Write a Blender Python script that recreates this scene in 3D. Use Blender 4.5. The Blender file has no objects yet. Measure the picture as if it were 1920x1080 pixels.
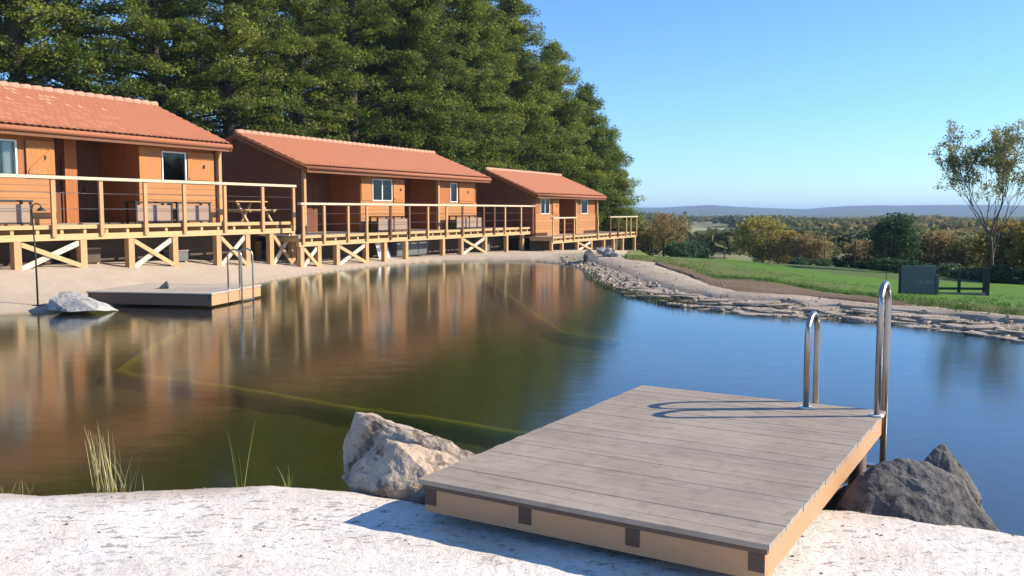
import bpy, bmesh, math, random
import numpy as np
from mathutils import Vector, noise as mnoise

random.seed(7)
RNG = np.random.default_rng(11)
R = math.radians
SC = bpy.context.scene
COL = SC.collection
CZ = 2.3                      # eye height above the pond
F = 1700.0
PITCH = math.atan(145 / 1700)

# ------------------------------------------------------------------ helpers
def link(o, parent=None):
    COL.objects.link(o)
    if parent is not None:
        o.parent = parent
    return o

def tag(o, label=None, cat=None, group=None, kind=None):
    if label: o['label'] = label
    if cat: o['category'] = cat
    if group: o['group'] = group
    if kind: o['kind'] = kind
    return o

def empty(name, loc, rz=0.0, label=None, cat=None, group=None):
    o = bpy.data.objects.new(name, None)
    o.empty_display_size = 0.2
    o.location = loc
    o.rotation_euler = (0, 0, rz)
    link(o)
    return tag(o, label, cat, group)

def copy_tree(o, loc, rz, label=None, parent=None, scale=None):
    c = o.copy()
    COL.objects.link(c)
    if parent is not None:
        c.parent = parent
    else:
        c.location = loc
        c.rotation_euler = (0, 0, rz)
        if scale: c.scale = scale
        if label: c['label'] = label
    for ch in list(o.children):
        copy_tree(ch, None, 0, None, c)
    return c

class MB:
    """collects boxes, bars and tubes and links them as one mesh object"""
    def __init__(self):
        self.v = []; self.f = []
    def box(self, x0, x1, y0, y1, z0, z1):
        b = len(self.v)
        self.v += [(x0,y0,z0),(x1,y0,z0),(x1,y1,z0),(x0,y1,z0),(x0,y0,z1),(x1,y0,z1),(x1,y1,z1),(x0,y1,z1)]
        self.f += [tuple(b+i for i in q) for q in ((0,3,2,1),(4,5,6,7),(0,1,5,4),(1,2,6,5),(2,3,7,6),(3,0,4,7))]
        return self
    def bar(self, p, q, w, h, up=(0,0,1)):
        p = Vector(p); q = Vector(q); d = (q-p).normalized(); u = Vector(up)
        s = d.cross(u)
        if s.length < 1e-4: s = d.cross(Vector((0,1,0)))
        s.normalize(); u = s.cross(d).normalized()
        b = len(self.v)
        for c in (p, q):
            for a, e in ((-1,-1),(1,-1),(1,1),(-1,1)):
                self.v.append(tuple(c + s*(a*w/2) + u*(e*h/2)))
        self.f += [tuple(b+i for i in t) for t in ((0,1,2,3),(7,6,5,4),(0,4,5,1),(1,5,6,2),(2,6,7,3),(3,7,4,0))]
        return self
    def tube(self, pts, r, n=10, cap=True):
        pts = [Vector(p) for p in pts]
        rs = r if isinstance(r, (list, tuple)) else [r]*len(pts)
        b = len(self.v)
        ref = Vector((0.13, 0.27, 0.95))
        for i, p in enumerate(pts):
            d = (pts[min(i+1, len(pts)-1)] - pts[max(i-1, 0)]).normalized()
            s = d.cross(ref)
            if s.length < 1e-3: s = d.cross(Vector((1,0,0)))
            s.normalize(); u = s.cross(d)
            for k in range(n):
                a = 2*math.pi*k/n
                self.v.append(tuple(p + s*(math.cos(a)*rs[i]) + u*(math.sin(a)*rs[i])))
        for i in range(len(pts)-1):
            for k in range(n):
                self.f.append((b+i*n+k, b+i*n+(k+1)%n, b+(i+1)*n+(k+1)%n, b+(i+1)*n+k))
        if cap:
            self.f.append(tuple(b+k for k in reversed(range(n))))
            self.f.append(tuple(b+(len(pts)-1)*n+k for k in range(n)))
        return self
    def poly_prism(self, pts, off):
        """planar outline pts extruded by vector off"""
        n = len(pts); b = len(self.v); o = Vector(off)
        self.v += [tuple(p) for p in pts] + [tuple(Vector(p)+o) for p in pts]
        self.f.append(tuple(b+i for i in reversed(range(n))))
        self.f.append(tuple(b+n+i for i in range(n)))
        for i in range(n):
            j = (i+1) % n
            self.f.append((b+i, b+j, b+n+j, b+n+i))
        return self
    def build(self, name, mat, parent=None, scale=1.0, smooth=False, bevel=0.0, loc=None):
        me = bpy.data.meshes.new(name)
        vs = [(x*scale, y*scale, z*scale) for x, y, z in self.v] if scale != 1.0 else self.v
        me.from_pydata(vs, [], self.f)
        bm = bmesh.new(); bm.from_mesh(me)
        bmesh.ops.recalc_face_normals(bm, faces=bm.faces)
        bm.to_mesh(me); bm.free()
        me.materials.append(mat)
        if smooth: me.shade_smooth()
        o = bpy.data.objects.new(name, me)
        if loc is not None: o.location = loc
        link(o, parent)
        if bevel:
            m = o.modifiers.new('bevel', 'BEVEL'); m.width = bevel; m.segments = 2; m.limit_method = 'ANGLE'
        return o

def np_mesh(name, verts, faces, mat, parent=None, smooth=False, loc=None):
    """verts (n,3), faces (m,k) numpy arrays -> linked object"""
    me = bpy.data.meshes.new(name)
    nv, (nf, k) = len(verts), faces.shape
    me.vertices.add(nv)
    me.vertices.foreach_set('co', np.ascontiguousarray(verts, dtype=np.float32).ravel())
    me.loops.add(nf*k)
    me.loops.foreach_set('vertex_index', np.ascontiguousarray(faces, dtype=np.int32).ravel())
    me.polygons.add(nf)
    me.polygons.foreach_set('loop_start', np.arange(0, nf*k, k, dtype=np.int32))
    me.polygons.foreach_set('loop_total', np.full(nf, k, dtype=np.int32))
    if smooth: me.polygons.foreach_set('use_smooth', np.ones(nf, dtype=bool))
    me.materials.append(mat)
    me.update(calc_edges=True); me.validate()
    o = bpy.data.objects.new(name, me)
    if loc is not None: o.location = loc
    return link(o, parent)

def add_attr(o, name, arr):
    a = o.data.attributes.new(name, 'FLOAT', 'POINT')
    a.data.foreach_set('value', np.ascontiguousarray(arr, dtype=np.float32))

# value noise -------------------------------------------------------------
def _h(ix, iy, s):
    n = (ix.astype(np.int64)*374761393 + iy.astype(np.int64)*668265263 + s*1274126177) & 0xffffffff
    n = ((n ^ (n >> 13))*1274126177) & 0xffffffff
    return ((n ^ (n >> 16)) & 0xffff)/65535.0
def vnoise(x, y, s=0):
    x = np.asarray(x, float); y = np.asarray(y, float)
    ix = np.floor(x); iy = np.floor(y); fx = x-ix; fy = y-iy
    fx = fx*fx*(3-2*fx); fy = fy*fy*(3-2*fy)
    a = _h(ix, iy, s); b = _h(ix+1, iy, s); c = _h(ix, iy+1, s); d = _h(ix+1, iy+1, s)
    return (a*(1-fx)+b*fx)*(1-fy) + (c*(1-fx)+d*fx)*fy - 0.5
def fbm(x, y, s=0, o=4):
    t = 0; a = 1.0
    for k in range(o):
        t = t + a*vnoise(np.asarray(x)*2**k, np.asarray(y)*2**k, s+k); a *= .5
    return t
def sst(a, b, x):
    t = np.clip((x-a)/(b-a), 0, 1)
    return t*t*(3-2*t)

# ------------------------------------------------------------------ pond and terrain
POND = [(-34,7.1),(-12,7.12),(-6,7.06),(-4.2,7.14),(-3.4,7.06),(-2.6,7.16),(-1.7,7.25),(-0.9,7.05),(0.2,6.6),(1.4,6.55),(2.3,6.7),
        (3.0,6.45),(3.55,6.1),(4.6,5.7),(6.5,5.3),(10,5.6),(14,8),(14.5,12),(11.5,14.6),(9.05,15.9),(8.05,18.0),(6.6,19.3),(5.2,20),
        (4.3,21.2),(3.6,22.3),(3.2,24.4),(2.8,28),(2.65,31.3),(2.75,35),(2.4,38.6),(1,41.0),(-1.2,41.6),(-3.4,40.9),(-5.0,38.6),
        (-6.3,35.6),(-7.3,32.3),(-7.9,29.5),(-8.3,27),(-8.7,24.6),(-9.2,22.6),(-9.7,21.6),(-10.4,20.3),(-11.2,19.7),(-13,19.2),(-18,18.6),(-34,17)]
def sdist(x, y):
    """signed distance to the pond outline, positive on land"""
    x = np.asarray(x, float); y = np.asarray(y, float)
    d2 = np.full(x.shape, 1e18); ins = np.zeros(x.shape, bool)
    n = len(POND)
    for i in range(n):
        ax, ay = POND[i]; bx, by = POND[(i+1) % n]
        ex, ey = bx-ax, by-ay
        t = np.clip(((x-ax)*ex+(y-ay)*ey)/(ex*ex+ey*ey), 0, 1)
        d2 = np.minimum(d2, (x-ax-t*ex)**2+(y-ay-t*ey)**2)
        if ay != by:
            ins ^= ((ay > y) != (by > y)) & (x < (bx-ax)*(y-ay)/(by-ay)+ax)
    d = np.sqrt(d2)
    return np.where(ins, -d, d)

def xb(y):
    return 1.6+np.interp(y, [46, 64, 300, 9000], [0, 6.9, 38, 1200])
DROP_D = [0, 10, 25, 45, 70, 110, 180, 280, 430, 630, 1000, 2500, 9000]
DROP_Z = [0, .62, 1.65, 2.85, 3.8, 4.8, 6.1, 6.9, 6.9, 6.3, 6.5, 8.0, 9.0]
def terrain(x, y):
    x = np.asarray(x, float); y = np.asarray(y, float)
    d = sdist(x, y) + .10*fbm(x*1.3, y*1.3, 3, 3)*np.clip(1-abs(y-20)/60, 0, 1)
    far = np.hypot(x, y)
    e = np.maximum(0, d-2.2)
    drop = np.interp(e, DROP_D, DROP_Z) + fbm(x/90, y/90, 21, 3)*sst(100, 300, far)*2.2
    # right bank
    zb = .25 + .04*sst(20, 34, y)
    zr = zb*sst(-.1, 1.9, d) + .02*fbm(x*2.1, y*2.1, 5, 4)*sst(0, .4, d)*sst(12, 2, d) - drop
    # beach and the ground under the cabins
    pl = np.interp(y, [0, 27, 31, 36, 44, 52, 64, 80], [.70, .72, .62, .34, .14, .04, -.5, -1.4])
    zl = np.minimum(.04+.15*d, pl) + .05*fbm(x*.7, y*.7, 9, 3)*sst(.3, 2, d)
    zl = zl*sst(300, 60, far) - 4.0*sst(60, 300, far)
    # bank in front
    zn = .32*sst(-.1, 1.0, d) + (.030*fbm(x*.8, y*1.2, 13, 3) + .010*fbm(x*5.3, y*9.3, 17, 4) + .007*np.abs(fbm(x*13, y*19, 19, 3)))*sst(0, .5, d)
    wr = sst(0, 2.2, x - xb(y))
    wn = sst(13, 10, y)
    z = zl*(1-wr) + zr*wr
    z = z*(1-wn) + zn*wn
    zi = -np.minimum(.62, .03 + .30*(-d)) + .04*fbm(x*1.7, y*1.7, 31, 3)*sst(0, .6, -d)
    return np.where(d >= 0, np.maximum(z, .012) if False else z, zi)
def tz(x, y):
    return float(terrain(np.array([x]), np.array([y]))[0])

def ray(px, py):
    a = px-960; b = py-540
    return (a, F*math.cos(PITCH)-b*math.sin(PITCH), -F*math.sin(PITCH)-b*math.cos(PITCH))
def gp(px, py, z=0.0):
    r = ray(px, py); t = (z-CZ)/r[2]
    return (r[0]*t, r[1]*t)
def gt(px, py, y0=13.0, y1=220.0):
    """where the sight line of the photograph meets the land"""
    r = ray(px, py)
    ys = np.geomspace(y0, y1, 1500)
    xs = ys*r[0]/r[1]; zs = CZ + ys*r[2]/r[1]
    hit = np.nonzero(zs <= terrain(xs, ys))[0]
    i = hit[0] if len(hit) else len(ys)-1
    return float(xs[i]), float(ys[i])
def col_at(px, Y):
    return (px-960)/1706.0*Y

# ------------------------------------------------------------------ materials
def new_mat(name):
    m = bpy.data.materials.new(name); m.use_nodes = True
    nt = m.node_tree; nt.nodes.clear()
    out = nt.nodes.new('ShaderNodeOutputMaterial')
    return m, nt, out
class G:
    """tiny node-graph writer"""
    def __init__(self, nt): self.nt = nt
    def n(self, t, **kw):
        nd = self.nt.nodes.new(t)
        for k, v in kw.items():
            if k.startswith('i_'):
                key = k[2:].replace('_', ' ')
                nd.inputs[key].default_value = v
            else: setattr(nd, k, v)
        return nd
    def l(self, a, b): self.nt.links.new(a, b)
    def coord(self, kind='Object', scale=(1,1,1)):
        c = self.n('ShaderNodeTexCoord'); m = self.n('ShaderNodeMapping')
        m.inputs['Scale'].default_value = scale
        self.l(c.outputs[kind], m.inputs['Vector']); return m.outputs['Vector']
    def noise(self, vec, scale, detail=4, rough=.55):
        t = self.n('ShaderNodeTexNoise'); t.inputs['Scale'].default_value = scale
        t.inputs['Detail'].default_value = detail; t.inputs['Roughness'].default_value = rough
        self.l(vec, t.inputs['Vector']); return t.outputs['Fac']
    def ramp(self, fac, stops):
        r = self.n('ShaderNodeValToRGB')
        el = r.color_ramp.elements
        while len(el) > 1: el.remove(el[-1])
        el[0].position = stops[0][0]; el[0].color = c4(stops[0][1])
        for p, c in stops[1:]:
            e = el.new(p); e.color = c4(c)
        self.l(fac, r.inputs['Fac']); return r.outputs['Color']
    def mix(self, fac, a, b, mode='MIX'):
        m = self.n('ShaderNodeMix', data_type='RGBA', blend_type=mode)
        for s, v in ((m.inputs[0], fac), (m.inputs[6], a), (m.inputs[7], b)):
            if hasattr(v, 'is_linked') or hasattr(v, 'links'): self.l(v, s)
            elif isinstance(v, (int, float)): s.default_value = v
            else: s.default_value = c4(v)
        return m.outputs[2]
    def math(self, op, a, b=None, c=None):
        m = self.n('ShaderNodeMath', operation=op)
        for i, v in enumerate((a, b, c)):
            if v is None: continue
            if isinstance(v, (int, float)): m.inputs[i].default_value = v
            else: self.l(v, m.inputs[i])
        return m.outputs[0]
    def bump(self, h, strength=.3, dist=.02, nrm=None):
        b = self.n('ShaderNodeBump'); b.inputs['Strength'].default_value = strength; b.inputs['Distance'].default_value = dist
        self.l(h, b.inputs['Height'])
        if nrm is not None: self.l(nrm, b.inputs['Normal'])
        return b.outputs['Normal']
    def bsdf(self, out, col, rough=.7, metal=0.0, nrm=None, spec=.5):
        p = self.n('ShaderNodeBsdfPrincipled')
        for s, v in ((p.inputs['Base Color'], col), (p.inputs['Roughness'], rough)):
            if isinstance(v, (int, float)): s.default_value = v
            elif isinstance(v, (tuple, list)): s.default_value = c4(v)
            else: self.l(v, s)
        p.inputs['Metallic'].default_value = metal
        p.inputs['Specular IOR Level'].default_value = spec
        if nrm is not None: self.l(nrm, p.inputs['Normal'])
        self.l(p.outputs[0], out.inputs['Surface']); return p
def sepr(g, c):
    s = g.n('ShaderNodeSeparateColor'); g.l(c, s.inputs[0]); return s.outputs[0]
def c4(c):
    if isinstance(c, (int, float)): return (c, c, c, 1)
    return tuple(c) if len(c) == 4 else (c[0], c[1], c[2], 1)
def mul(c, k): return tuple(v*k for v in c[:3])

def wood(name, c, var=.3, board=None, axis='XY', rough=.7, grain=(2,2,30), gap=.5, gap_w=.06, bump=.25):
    """boards: width board along the given axes of the object, with joints and grain"""
    m, nt, out = new_mat(name); g = G(nt)
    v = g.coord('Object', grain); n1 = g.noise(v, 3.0, 6)
    v2 = g.coord('Object'); n2 = g.noise(v2, 1.3, 4)
    col = g.mix(n1, mul(c, 1-var), mul(c, 1+var))
    col = g.mix(g.math('MULTIPLY', n2, .7), col, mul(c, .72))
    oi = g.n('ShaderNodeObjectInfo')
    col = g.mix(g.math('MULTIPLY', oi.outputs['Random'], .4), col, mul(c, .68))
    st = sepr(g, g.ramp(g.noise(g.coord('Object', (1, 1, .35)), 2.3, 5, .65), [(.48, 0), (.72, 1)]))
    gy = sum(c[:3])/3
    col = g.mix(g.math('MULTIPLY', st, .4), col, tuple(.45*v+.35*gy for v in c[:3]))
    h = n1
    if board:
        s = g.n('ShaderNodeSeparateXYZ'); g.l(v2, s.inputs[0])
        if axis == 'XY': q = g.math('ADD', s.outputs['X'], s.outputs['Y'])
        else: q = s.outputs[axis]
        q = g.math('DIVIDE', q, board)
        fr = g.math('FRACT', q); fl = g.math('FLOOR', q)
        line = g.math('LESS_THAN', fr, gap_w)
        wn = g.n('ShaderNodeTexWhiteNoise', noise_dimensions='1D'); g.l(fl, wn.inputs['W'])
        col = g.mix(g.math('MULTIPLY', wn.outputs['Value'], .35), col, mul(c, .6))
        col = g.mix(g.math('MULTIPLY', line, gap), col, mul(c, .18))
        h = g.math('SUBTRACT', g.math('MULTIPLY', n1, .3), g.math('MULTIPLY', line, 1.0))
    g.bsdf(out, col, rough, nrm=g.bump(h, bump, .01)); return m

def plain(name, c, rough=.5, metal=0.0, var=.12, scale=8, bump=0.0, spec=.5):
    m, nt, out = new_mat(name); g = G(nt)
    n = g.noise(g.coord('Object'), scale, 5)
    col = g.mix(n, mul(c, 1-var*1.4), mul(c, 1+var*1.4))
    r = g.math('ADD', g.math('MULTIPLY', n, .2), max(0.02, rough-.1))
    g.bsdf(out, col, r, metal, g.bump(n, bump, .01) if bump else None, spec); return m

M = {}
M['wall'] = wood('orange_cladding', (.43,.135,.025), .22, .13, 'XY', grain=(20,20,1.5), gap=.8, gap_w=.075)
M['wall_shade'] = wood('shaded_cladding', (.21,.070,.022), .22, .13, 'XY', grain=(20,20,1.5), gap=.8, gap_w=.075)  # darker copy of the orange cladding, shade put into the colour
M['wall_h'] = wood('orange_plank_cladding', (.50,.21,.060), .18, .19, 'Z', grain=(1.5,1.5,25), gap=.8, gap_w=.075)
M['shutter'] = wood('orange_shutter_boards', (.52,.19,.038), .2, .16, 'X', grain=(20,20,1.5), gap=.45, gap_w=.05)
M['door'] = wood('brown_door_boards', (.17,.05,.02), .25, .2, 'X', grain=(20,20,1.5), gap=.5, gap_w=.05)
M['post'] = wood('larch_post', (.52,.30,.13), .22, grain=(14,14,1.5))
M['beam'] = wood('larch_beam', (.56,.37,.165), .2, grain=(1.2,14,14))
M['rail'] = wood('pale_handrail', (.62,.50,.34), .15, grain=(1.2,14,14), rough=.55)
M['brace'] = wood('larch_brace', (.54,.35,.16), .2, grain=(4,10,10))
M['pale_brace'] = wood('pale_brace', (.70,.60,.43), .12, grain=(4,10,10))
M['floor'] = wood('deck_floor', (.36,.28,.21), .2, .14, 'X', grain=(20,1.5,20))
M['found'] = plain('underdeck_dark_boards', (.085,.06,.042), .9, var=.3, scale=2)  # dark tone stands in for the shade under decks and floors
M['iron'] = plain('black_iron', (.02,.02,.022), .5, .3)
M['cable'] = plain('steel_cable', (.25,.25,.25), .35, .9)
M['white'] = plain('white_paint', (.78,.78,.76), .45, var=.05)
M['curtain'] = plain('white_curtain', (.78,.77,.76), .9, var=.06)
M['pale_panel'] = wood('pale_bench_panel', (.34,.23,.17), .12, grain=(1.5,8,20))
M['grey_panel'] = plain('grey_panel', (.10,.105,.11), .6)
M['rock_far'] = None

def glass_mat():
    m, nt, out = new_mat('window_glass'); g = G(nt)
    fr = g.n('ShaderNodeFresnel'); fr.inputs['IOR'].default_value = 1.5
    tr = g.n('ShaderNodeBsdfTransparent'); tr.inputs['Color'].default_value = (.75,.8,.8,1)
    gl = g.n('ShaderNodeBsdfGlossy'); gl.inputs['Roughness'].default_value = .02
    mx = g.n('ShaderNodeMixShader'); g.l(fr.outputs[0], mx.inputs[0]); g.l(tr.outputs[0], mx.inputs[1]); g.l(gl.outputs[0], mx.inputs[2])
    g.l(mx.outputs[0], out.inputs['Surface']); return m
M['glass'] = glass_mat()

def tile_mat(worn=0.0):
    m, nt, out = new_mat('clay_roof_tiles'); g = G(nt)
    v = g.coord('Object')
    n1 = g.noise(v, 1.1, 5); n2 = g.noise(v, 14, 3)
    s = g.n('ShaderNodeSeparateXYZ'); g.l(v, s.inputs[0])
    a = g.math('FLOOR', g.math('DIVIDE', s.outputs['X'], .23)); b = g.math('FLOOR', g.math('DIVIDE', s.outputs['Y'], .36))
    cb = g.n('ShaderNodeCombineXYZ'); g.l(a, cb.inputs[0]); g.l(b, cb.inputs[1])
    wn = g.n('ShaderNodeTexWhiteNoise', noise_dimensions='2D'); g.l(cb.outputs[0], wn.inputs['Vector'])
    col = g.mix(n1, (.28,.093,.036), (.35,.122,.049))
    col = g.mix(g.math('MULTIPLY', wn.outputs['Value'], .45), col, (.33,.11,.055))
    if worn:                                      # bare mortar showing at the tile ends
        fy = g.math('FRACT', g.math('DIVIDE', s.outputs['Y'], .36)); fx = g.math('FRACT', g.math('DIVIDE', s.outputs['X'], .23))
        sp = g.math('MULTIPLY', g.math('LESS_THAN', fy, .5), g.math('LESS_THAN', g.math('ABSOLUTE', g.math('SUBTRACT', fx, .5)), .36))
        edge = g.n('ShaderNodeMapRange'); g.l(s.outputs['X'], edge.inputs[0])
        edge.inputs[1].default_value = 7.5; edge.inputs[2].default_value = 14.5; edge.inputs[3].default_value = .45; edge.inputs[4].default_value = 1.0
        sp = g.math('MULTIPLY', sp, g.math('GREATER_THAN', wn.outputs['Value'], edge.outputs[0]))
        col = g.mix(g.math('MULTIPLY', sp, worn), col, (.66,.44,.30))
    col = g.mix(g.math('MULTIPLY', n2, .35), col, (.28,.10,.06))
    g.bsdf(out, col, .8, nrm=g.bump(n2, .2, .01)); return m
M['tile'] = tile_mat(); M['tile_worn'] = tile_mat(.4)
M['ridge'] = plain('pale_ridge_tiles', (.46,.24,.155), .8, var=.18, scale=3)

def dock_top_mat():
    m, nt, out = new_mat('weathered_grey_boards'); g = G(nt)
    v = g.coord('Object', (1.2, 16, 6)); n1 = g.noise(v, 3, 7, .65)
    v2 = g.coord('Object'); n2 = g.noise(v2, 1.4, 4); n3 = g.noise(v2, 42, 4, .7); n4 = g.noise(v2, 9, 3)
    s = g.n('ShaderNodeSeparateXYZ'); g.l(v2, s.inputs[0])
    fl = g.math('FLOOR', g.math('DIVIDE', s.outputs['Y'], .0980))
    wn = g.n('ShaderNodeTexWhiteNoise', noise_dimensions='1D'); g.l(fl, wn.inputs['W'])
    col = g.mix(n1, (.185,.140,.10), (.46,.375,.29))
    col = g.mix(g.math('MULTIPLY', wn.outputs['Value'], .38), col, (.21,.18,.16))
    col = g.mix(g.math('MULTIPLY', sepr(g, g.ramp(n2, [(.35,0),(.68,1)])), .6), col, (.42,.35,.28))
    col = g.mix(g.math('MULTIPLY', sepr(g, g.ramp(n4, [(.52,0),(.75,1)])), .45), col, (.16,.125,.10))
    sp = g.ramp(g.noise(g.coord('Object', (1.0, 2.2, 1)), 7.5, 5, .75), [(.0,0),(.66,0),(.72,.8),(1,1)])
    sepc = g.n('ShaderNodeSeparateColor'); g.l(sp, sepc.inputs[0])
    col = g.mix(g.math('MULTIPLY', sepc.outputs[0], .38), col, (.58,.55,.52))
    h = g.math('ADD', g.math('MULTIPLY', n1, .6), g.math('MULTIPLY', n3, .5))
    g.bsdf(out, col, .62, nrm=g.bump(h, .6, .008), spec=.22); return m
M['dock_top'] = dock_top_mat()
M['pale_top'] = wood('pale_sanded_boards', (.56,.47,.37), .15, grain=(1.5,14,8))
M['shaded_front'] = wood('shaded_brown_fascia', (.20,.11,.07), .16, grain=(1.5,1.5,20))  # darker than the side fascia: the front's shade is in the colour
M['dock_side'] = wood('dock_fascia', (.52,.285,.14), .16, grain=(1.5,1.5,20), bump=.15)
M['joist'] = wood('dark_joist', (.10,.055,.035), .25, grain=(6,6,20))
M['dock_edge'] = wood('dark_edge_board', (.13,.08,.055), .25, grain=(2,2,20))

def steel_mat():
    m, nt, out = new_mat('brushed_steel'); g = G(nt)
    n = g.noise(g.coord('Object', (30,30,1.5)), 4, 5)
    n2 = g.noise(g.coord('Object'), 5, 3)
    col = g.mix(n, (.30,.275,.24), (.55,.52,.48))
    r = g.math('ADD', g.math('MULTIPLY', n2, .2), .22)
    g.bsdf(out, col, r, .95, g.bump(n, .05, .002)); return m
M['steel'] = steel_mat()

def rock_mat(name, ca, cb, dark, scale=1.0, bump=.6):
    m, nt, out = new_mat(name); g = G(nt)
    v = g.coord('Object')
    n1 = g.noise(v, 2.2*scale, 8, .65); n2 = g.noise(v, 17*scale, 6, .7); n3 = g.noise(v, 6*scale, 5, .6)
    col = g.mix(g.ramp(n1, [(.35,0),(.65,1)]), ca, cb)
    pit = g.ramp(n3, [(.0,1),(.36,1),(.46,0),(1,0)])
    col = g.mix(g.math('MULTIPLY', sepr(g, pit), .75), col, dark)
    sp = g.ramp(n2, [(.0,1),(.38,.8),(.46,0),(1,0)])
    col = g.mix(g.math('MULTIPLY', sepr(g, sp), .55), col, dark)
    vo = g.n('ShaderNodeTexVoronoi', feature='DISTANCE_TO_EDGE'); vo.inputs['Scale'].default_value = 9*scale; g.l(v, vo.inputs['Vector'])
    h = g.math('ADD', g.math('MULTIPLY', n2, .7), g.math('ADD', g.math('MULTIPLY', n3, .8), g.math('MULTIPLY', vo.outputs['Distance'], .25)))
    g.bsdf(out, col, .92, nrm=g.bump(h, bump, .05), spec=.25); return m
M['rock_pale'] = rock_mat('pale_limestone', (.52,.42,.325), (.35,.27,.20), (.075,.055,.042))
M['rock_grey'] = rock_mat('grey_boulder', (.17,.155,.14), (.095,.088,.08), (.03,.028,.026))
M['rock_white'] = rock_mat('whitish_boulder', (.44,.42,.39), (.34,.325,.30), (.11,.10,.09), .7, .5)
M['slab'] = rock_mat('bank_slabs', (.50,.41,.32), (.36,.29,.22), (.09,.07,.052), 1.5)
M['stone_dark'] = rock_mat('dark_stone', (.12,.12,.12), (.08,.08,.08), (.03,.03,.03))

def ground_mat():
    m, nt, out = new_mat('ground_surface'); g = G(nt)
    v = g.coord('Object')
    def at(n):
        a = g.n('ShaderNodeAttribute', attribute_name=n); return a.outputs['Fac']
    # crushed limestone
    n1 = g.noise(v, .8, 5); n2 = g.noise(v, 22, 6, .7); n3 = g.noise(v, 90, 3, .6)
    white = g.mix(n1, (.77,.705,.625), (.86,.81,.745))
    tanm = g.ramp(g.noise(v, 1.9, 5, .6), [(.4,0),(.7,1)])
    white = g.mix(g.math('MULTIPLY', sepr(g, tanm), .45), white, (.58,.46,.36))
    vs = g.coord('Object', (2.2, 5.0, 4))
    cr = g.noise(vs, 4.2, 6, .72)
    pit = sepr(g, g.ramp(cr, [(0,1),(.385,1),(.42,0),(1,0)]))
    blot = sepr(g, g.ramp(g.noise(v, 1.1, 3), [(.45,0),(.62,1)]))
    pit = g.math('MULTIPLY', pit, g.math('ADD', g.math('MULTIPLY', blot, .8), .2))
    pit2 = sepr(g, g.ramp(n2, [(0,1),(.37,.9),(.43,0),(1,0)]))
    white = g.mix(g.math('MULTIPLY', pit, .75), white, (.22,.17,.135))
    white = g.mix(g.math('MULTIPLY', pit2, .55), white, (.34,.28,.235))
    # beach sand
    sand = g.mix(g.noise(v, .35, 6, .6), (.46,.36,.26), (.60,.50,.395))
    sand = g.mix(g.math('MULTIPLY', n2, .35), sand, (.30,.235,.175))
    # rubble
    vo = g.n('ShaderNodeTexVoronoi'); vo.inputs['Scale'].default_value = 5; g.l(v, vo.inputs['Vector'])
    rub = g.mix(vo.outputs['Color'], (.36,.29,.22), (.56,.47,.38))
    rub = g.mix(.5, rub, g.mix(g.noise(v, 3, 6, .7), (.24,.19,.14), (.60,.51,.42)))
    # fields
    fl = g.mix(g.noise(v, .05, 6, .6), (.13,.14,.055), (.24,.20,.10))
    fl = g.mix(sepr(g, g.ramp(g.noise(v, .013, 3), [(.4,0),(.6,1)])), fl, (.28,.28,.15))
    fl = g.mix(at('near_field'), fl, g.mix(g.noise(v, .4, 5, .6), (.055,.10,.020), (.12,.15,.045)))
    fl = g.mix(at('far_wooded'), fl, g.mix(g.noise(v, .02, 6, .7), (.035,.05,.028), (.085,.075,.035)))
    # pond bed
    bed = g.mix(g.noise(v, .5, 5), (.030,.040,.004), (.062,.054,.008))
    shal = g.mix(g.noise(v, 5, 5, .7), (.085,.095,.014), (.19,.175,.06))
    bed = g.mix(at('shallow'), bed, shal)
    col = g.mix(at('sand'), fl, sand)
    col = g.mix(at('rubble'), col, rub)
    col = g.mix(at('white'), col, white)
    wet = g.mix(.55, col, g.mix(n2, (.22,.165,.115), (.46,.36,.27)))
    col = g.mix(g.math('MULTIPLY', at('wet'), .85), col, wet)
    col = g.mix(at('bed'), col, bed)
    h = g.math('ADD', g.math('MULTIPLY', n2, .8), g.math('MULTIPLY', n3, .35))
    h = g.math('SUBTRACT', h, g.math('MULTIPLY', pit, .8))
    g.bsdf(out, col, .93, nrm=g.bump(h, .75, .02), spec=.2); return m
M['ground'] = ground_mat()

def lawn_mat():
    m, nt, out = new_mat('mown_grass'); g = G(nt)
    v = g.coord('Object')
    n1 = g.noise(v, .22, 4); n2 = g.noise(v, 5, 5, .7); n3 = g.noise(v, 38, 3)
    a = g.n('ShaderNodeAttribute', attribute_name='dry')
    col = g.mix(n1, (.11,.25,.022), (.19,.35,.040))
    col = g.mix(g.math('MULTIPLY', n2, .5), col, (.045,.10,.018))
    col = g.mix(a.outputs['Fac'], col, g.mix(n2, (.16,.14,.05), (.26,.21,.10)))
    col = g.mix(g.math('MULTIPLY', n3, .45), col, (.035,.075,.012))
    g.bsdf(out, col, .9, nrm=g.bump(g.math('ADD', n3, n2), .8, .06), spec=.15); return m
M['lawn'] = lawn_mat()
def soil_mat(name, a, b, dark):
    m, nt, out = new_mat(name); g = G(nt); v = g.coord('Object')
    n1 = g.noise(v, .9, 6, .6); n2 = g.noise(v, 11, 6, .7)
    n1 = sepr(g, g.ramp(n1, [(.3,0),(.7,1)]))
    col = g.mix(n1, a, b); col = g.mix(g.math('MULTIPLY', n2, .55), col, dark)
    g.bsdf(out, col, .95, nrm=g.bump(n2, .8, .06), spec=.15); return m
M['dirt'] = soil_mat('bare_soil', (.16,.11,.07), (.24,.17,.115), (.10,.07,.045))
M['path'] = soil_mat('pale_gravel_path', (.40,.32,.24), (.58,.49,.39), (.24,.19,.14))

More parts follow.
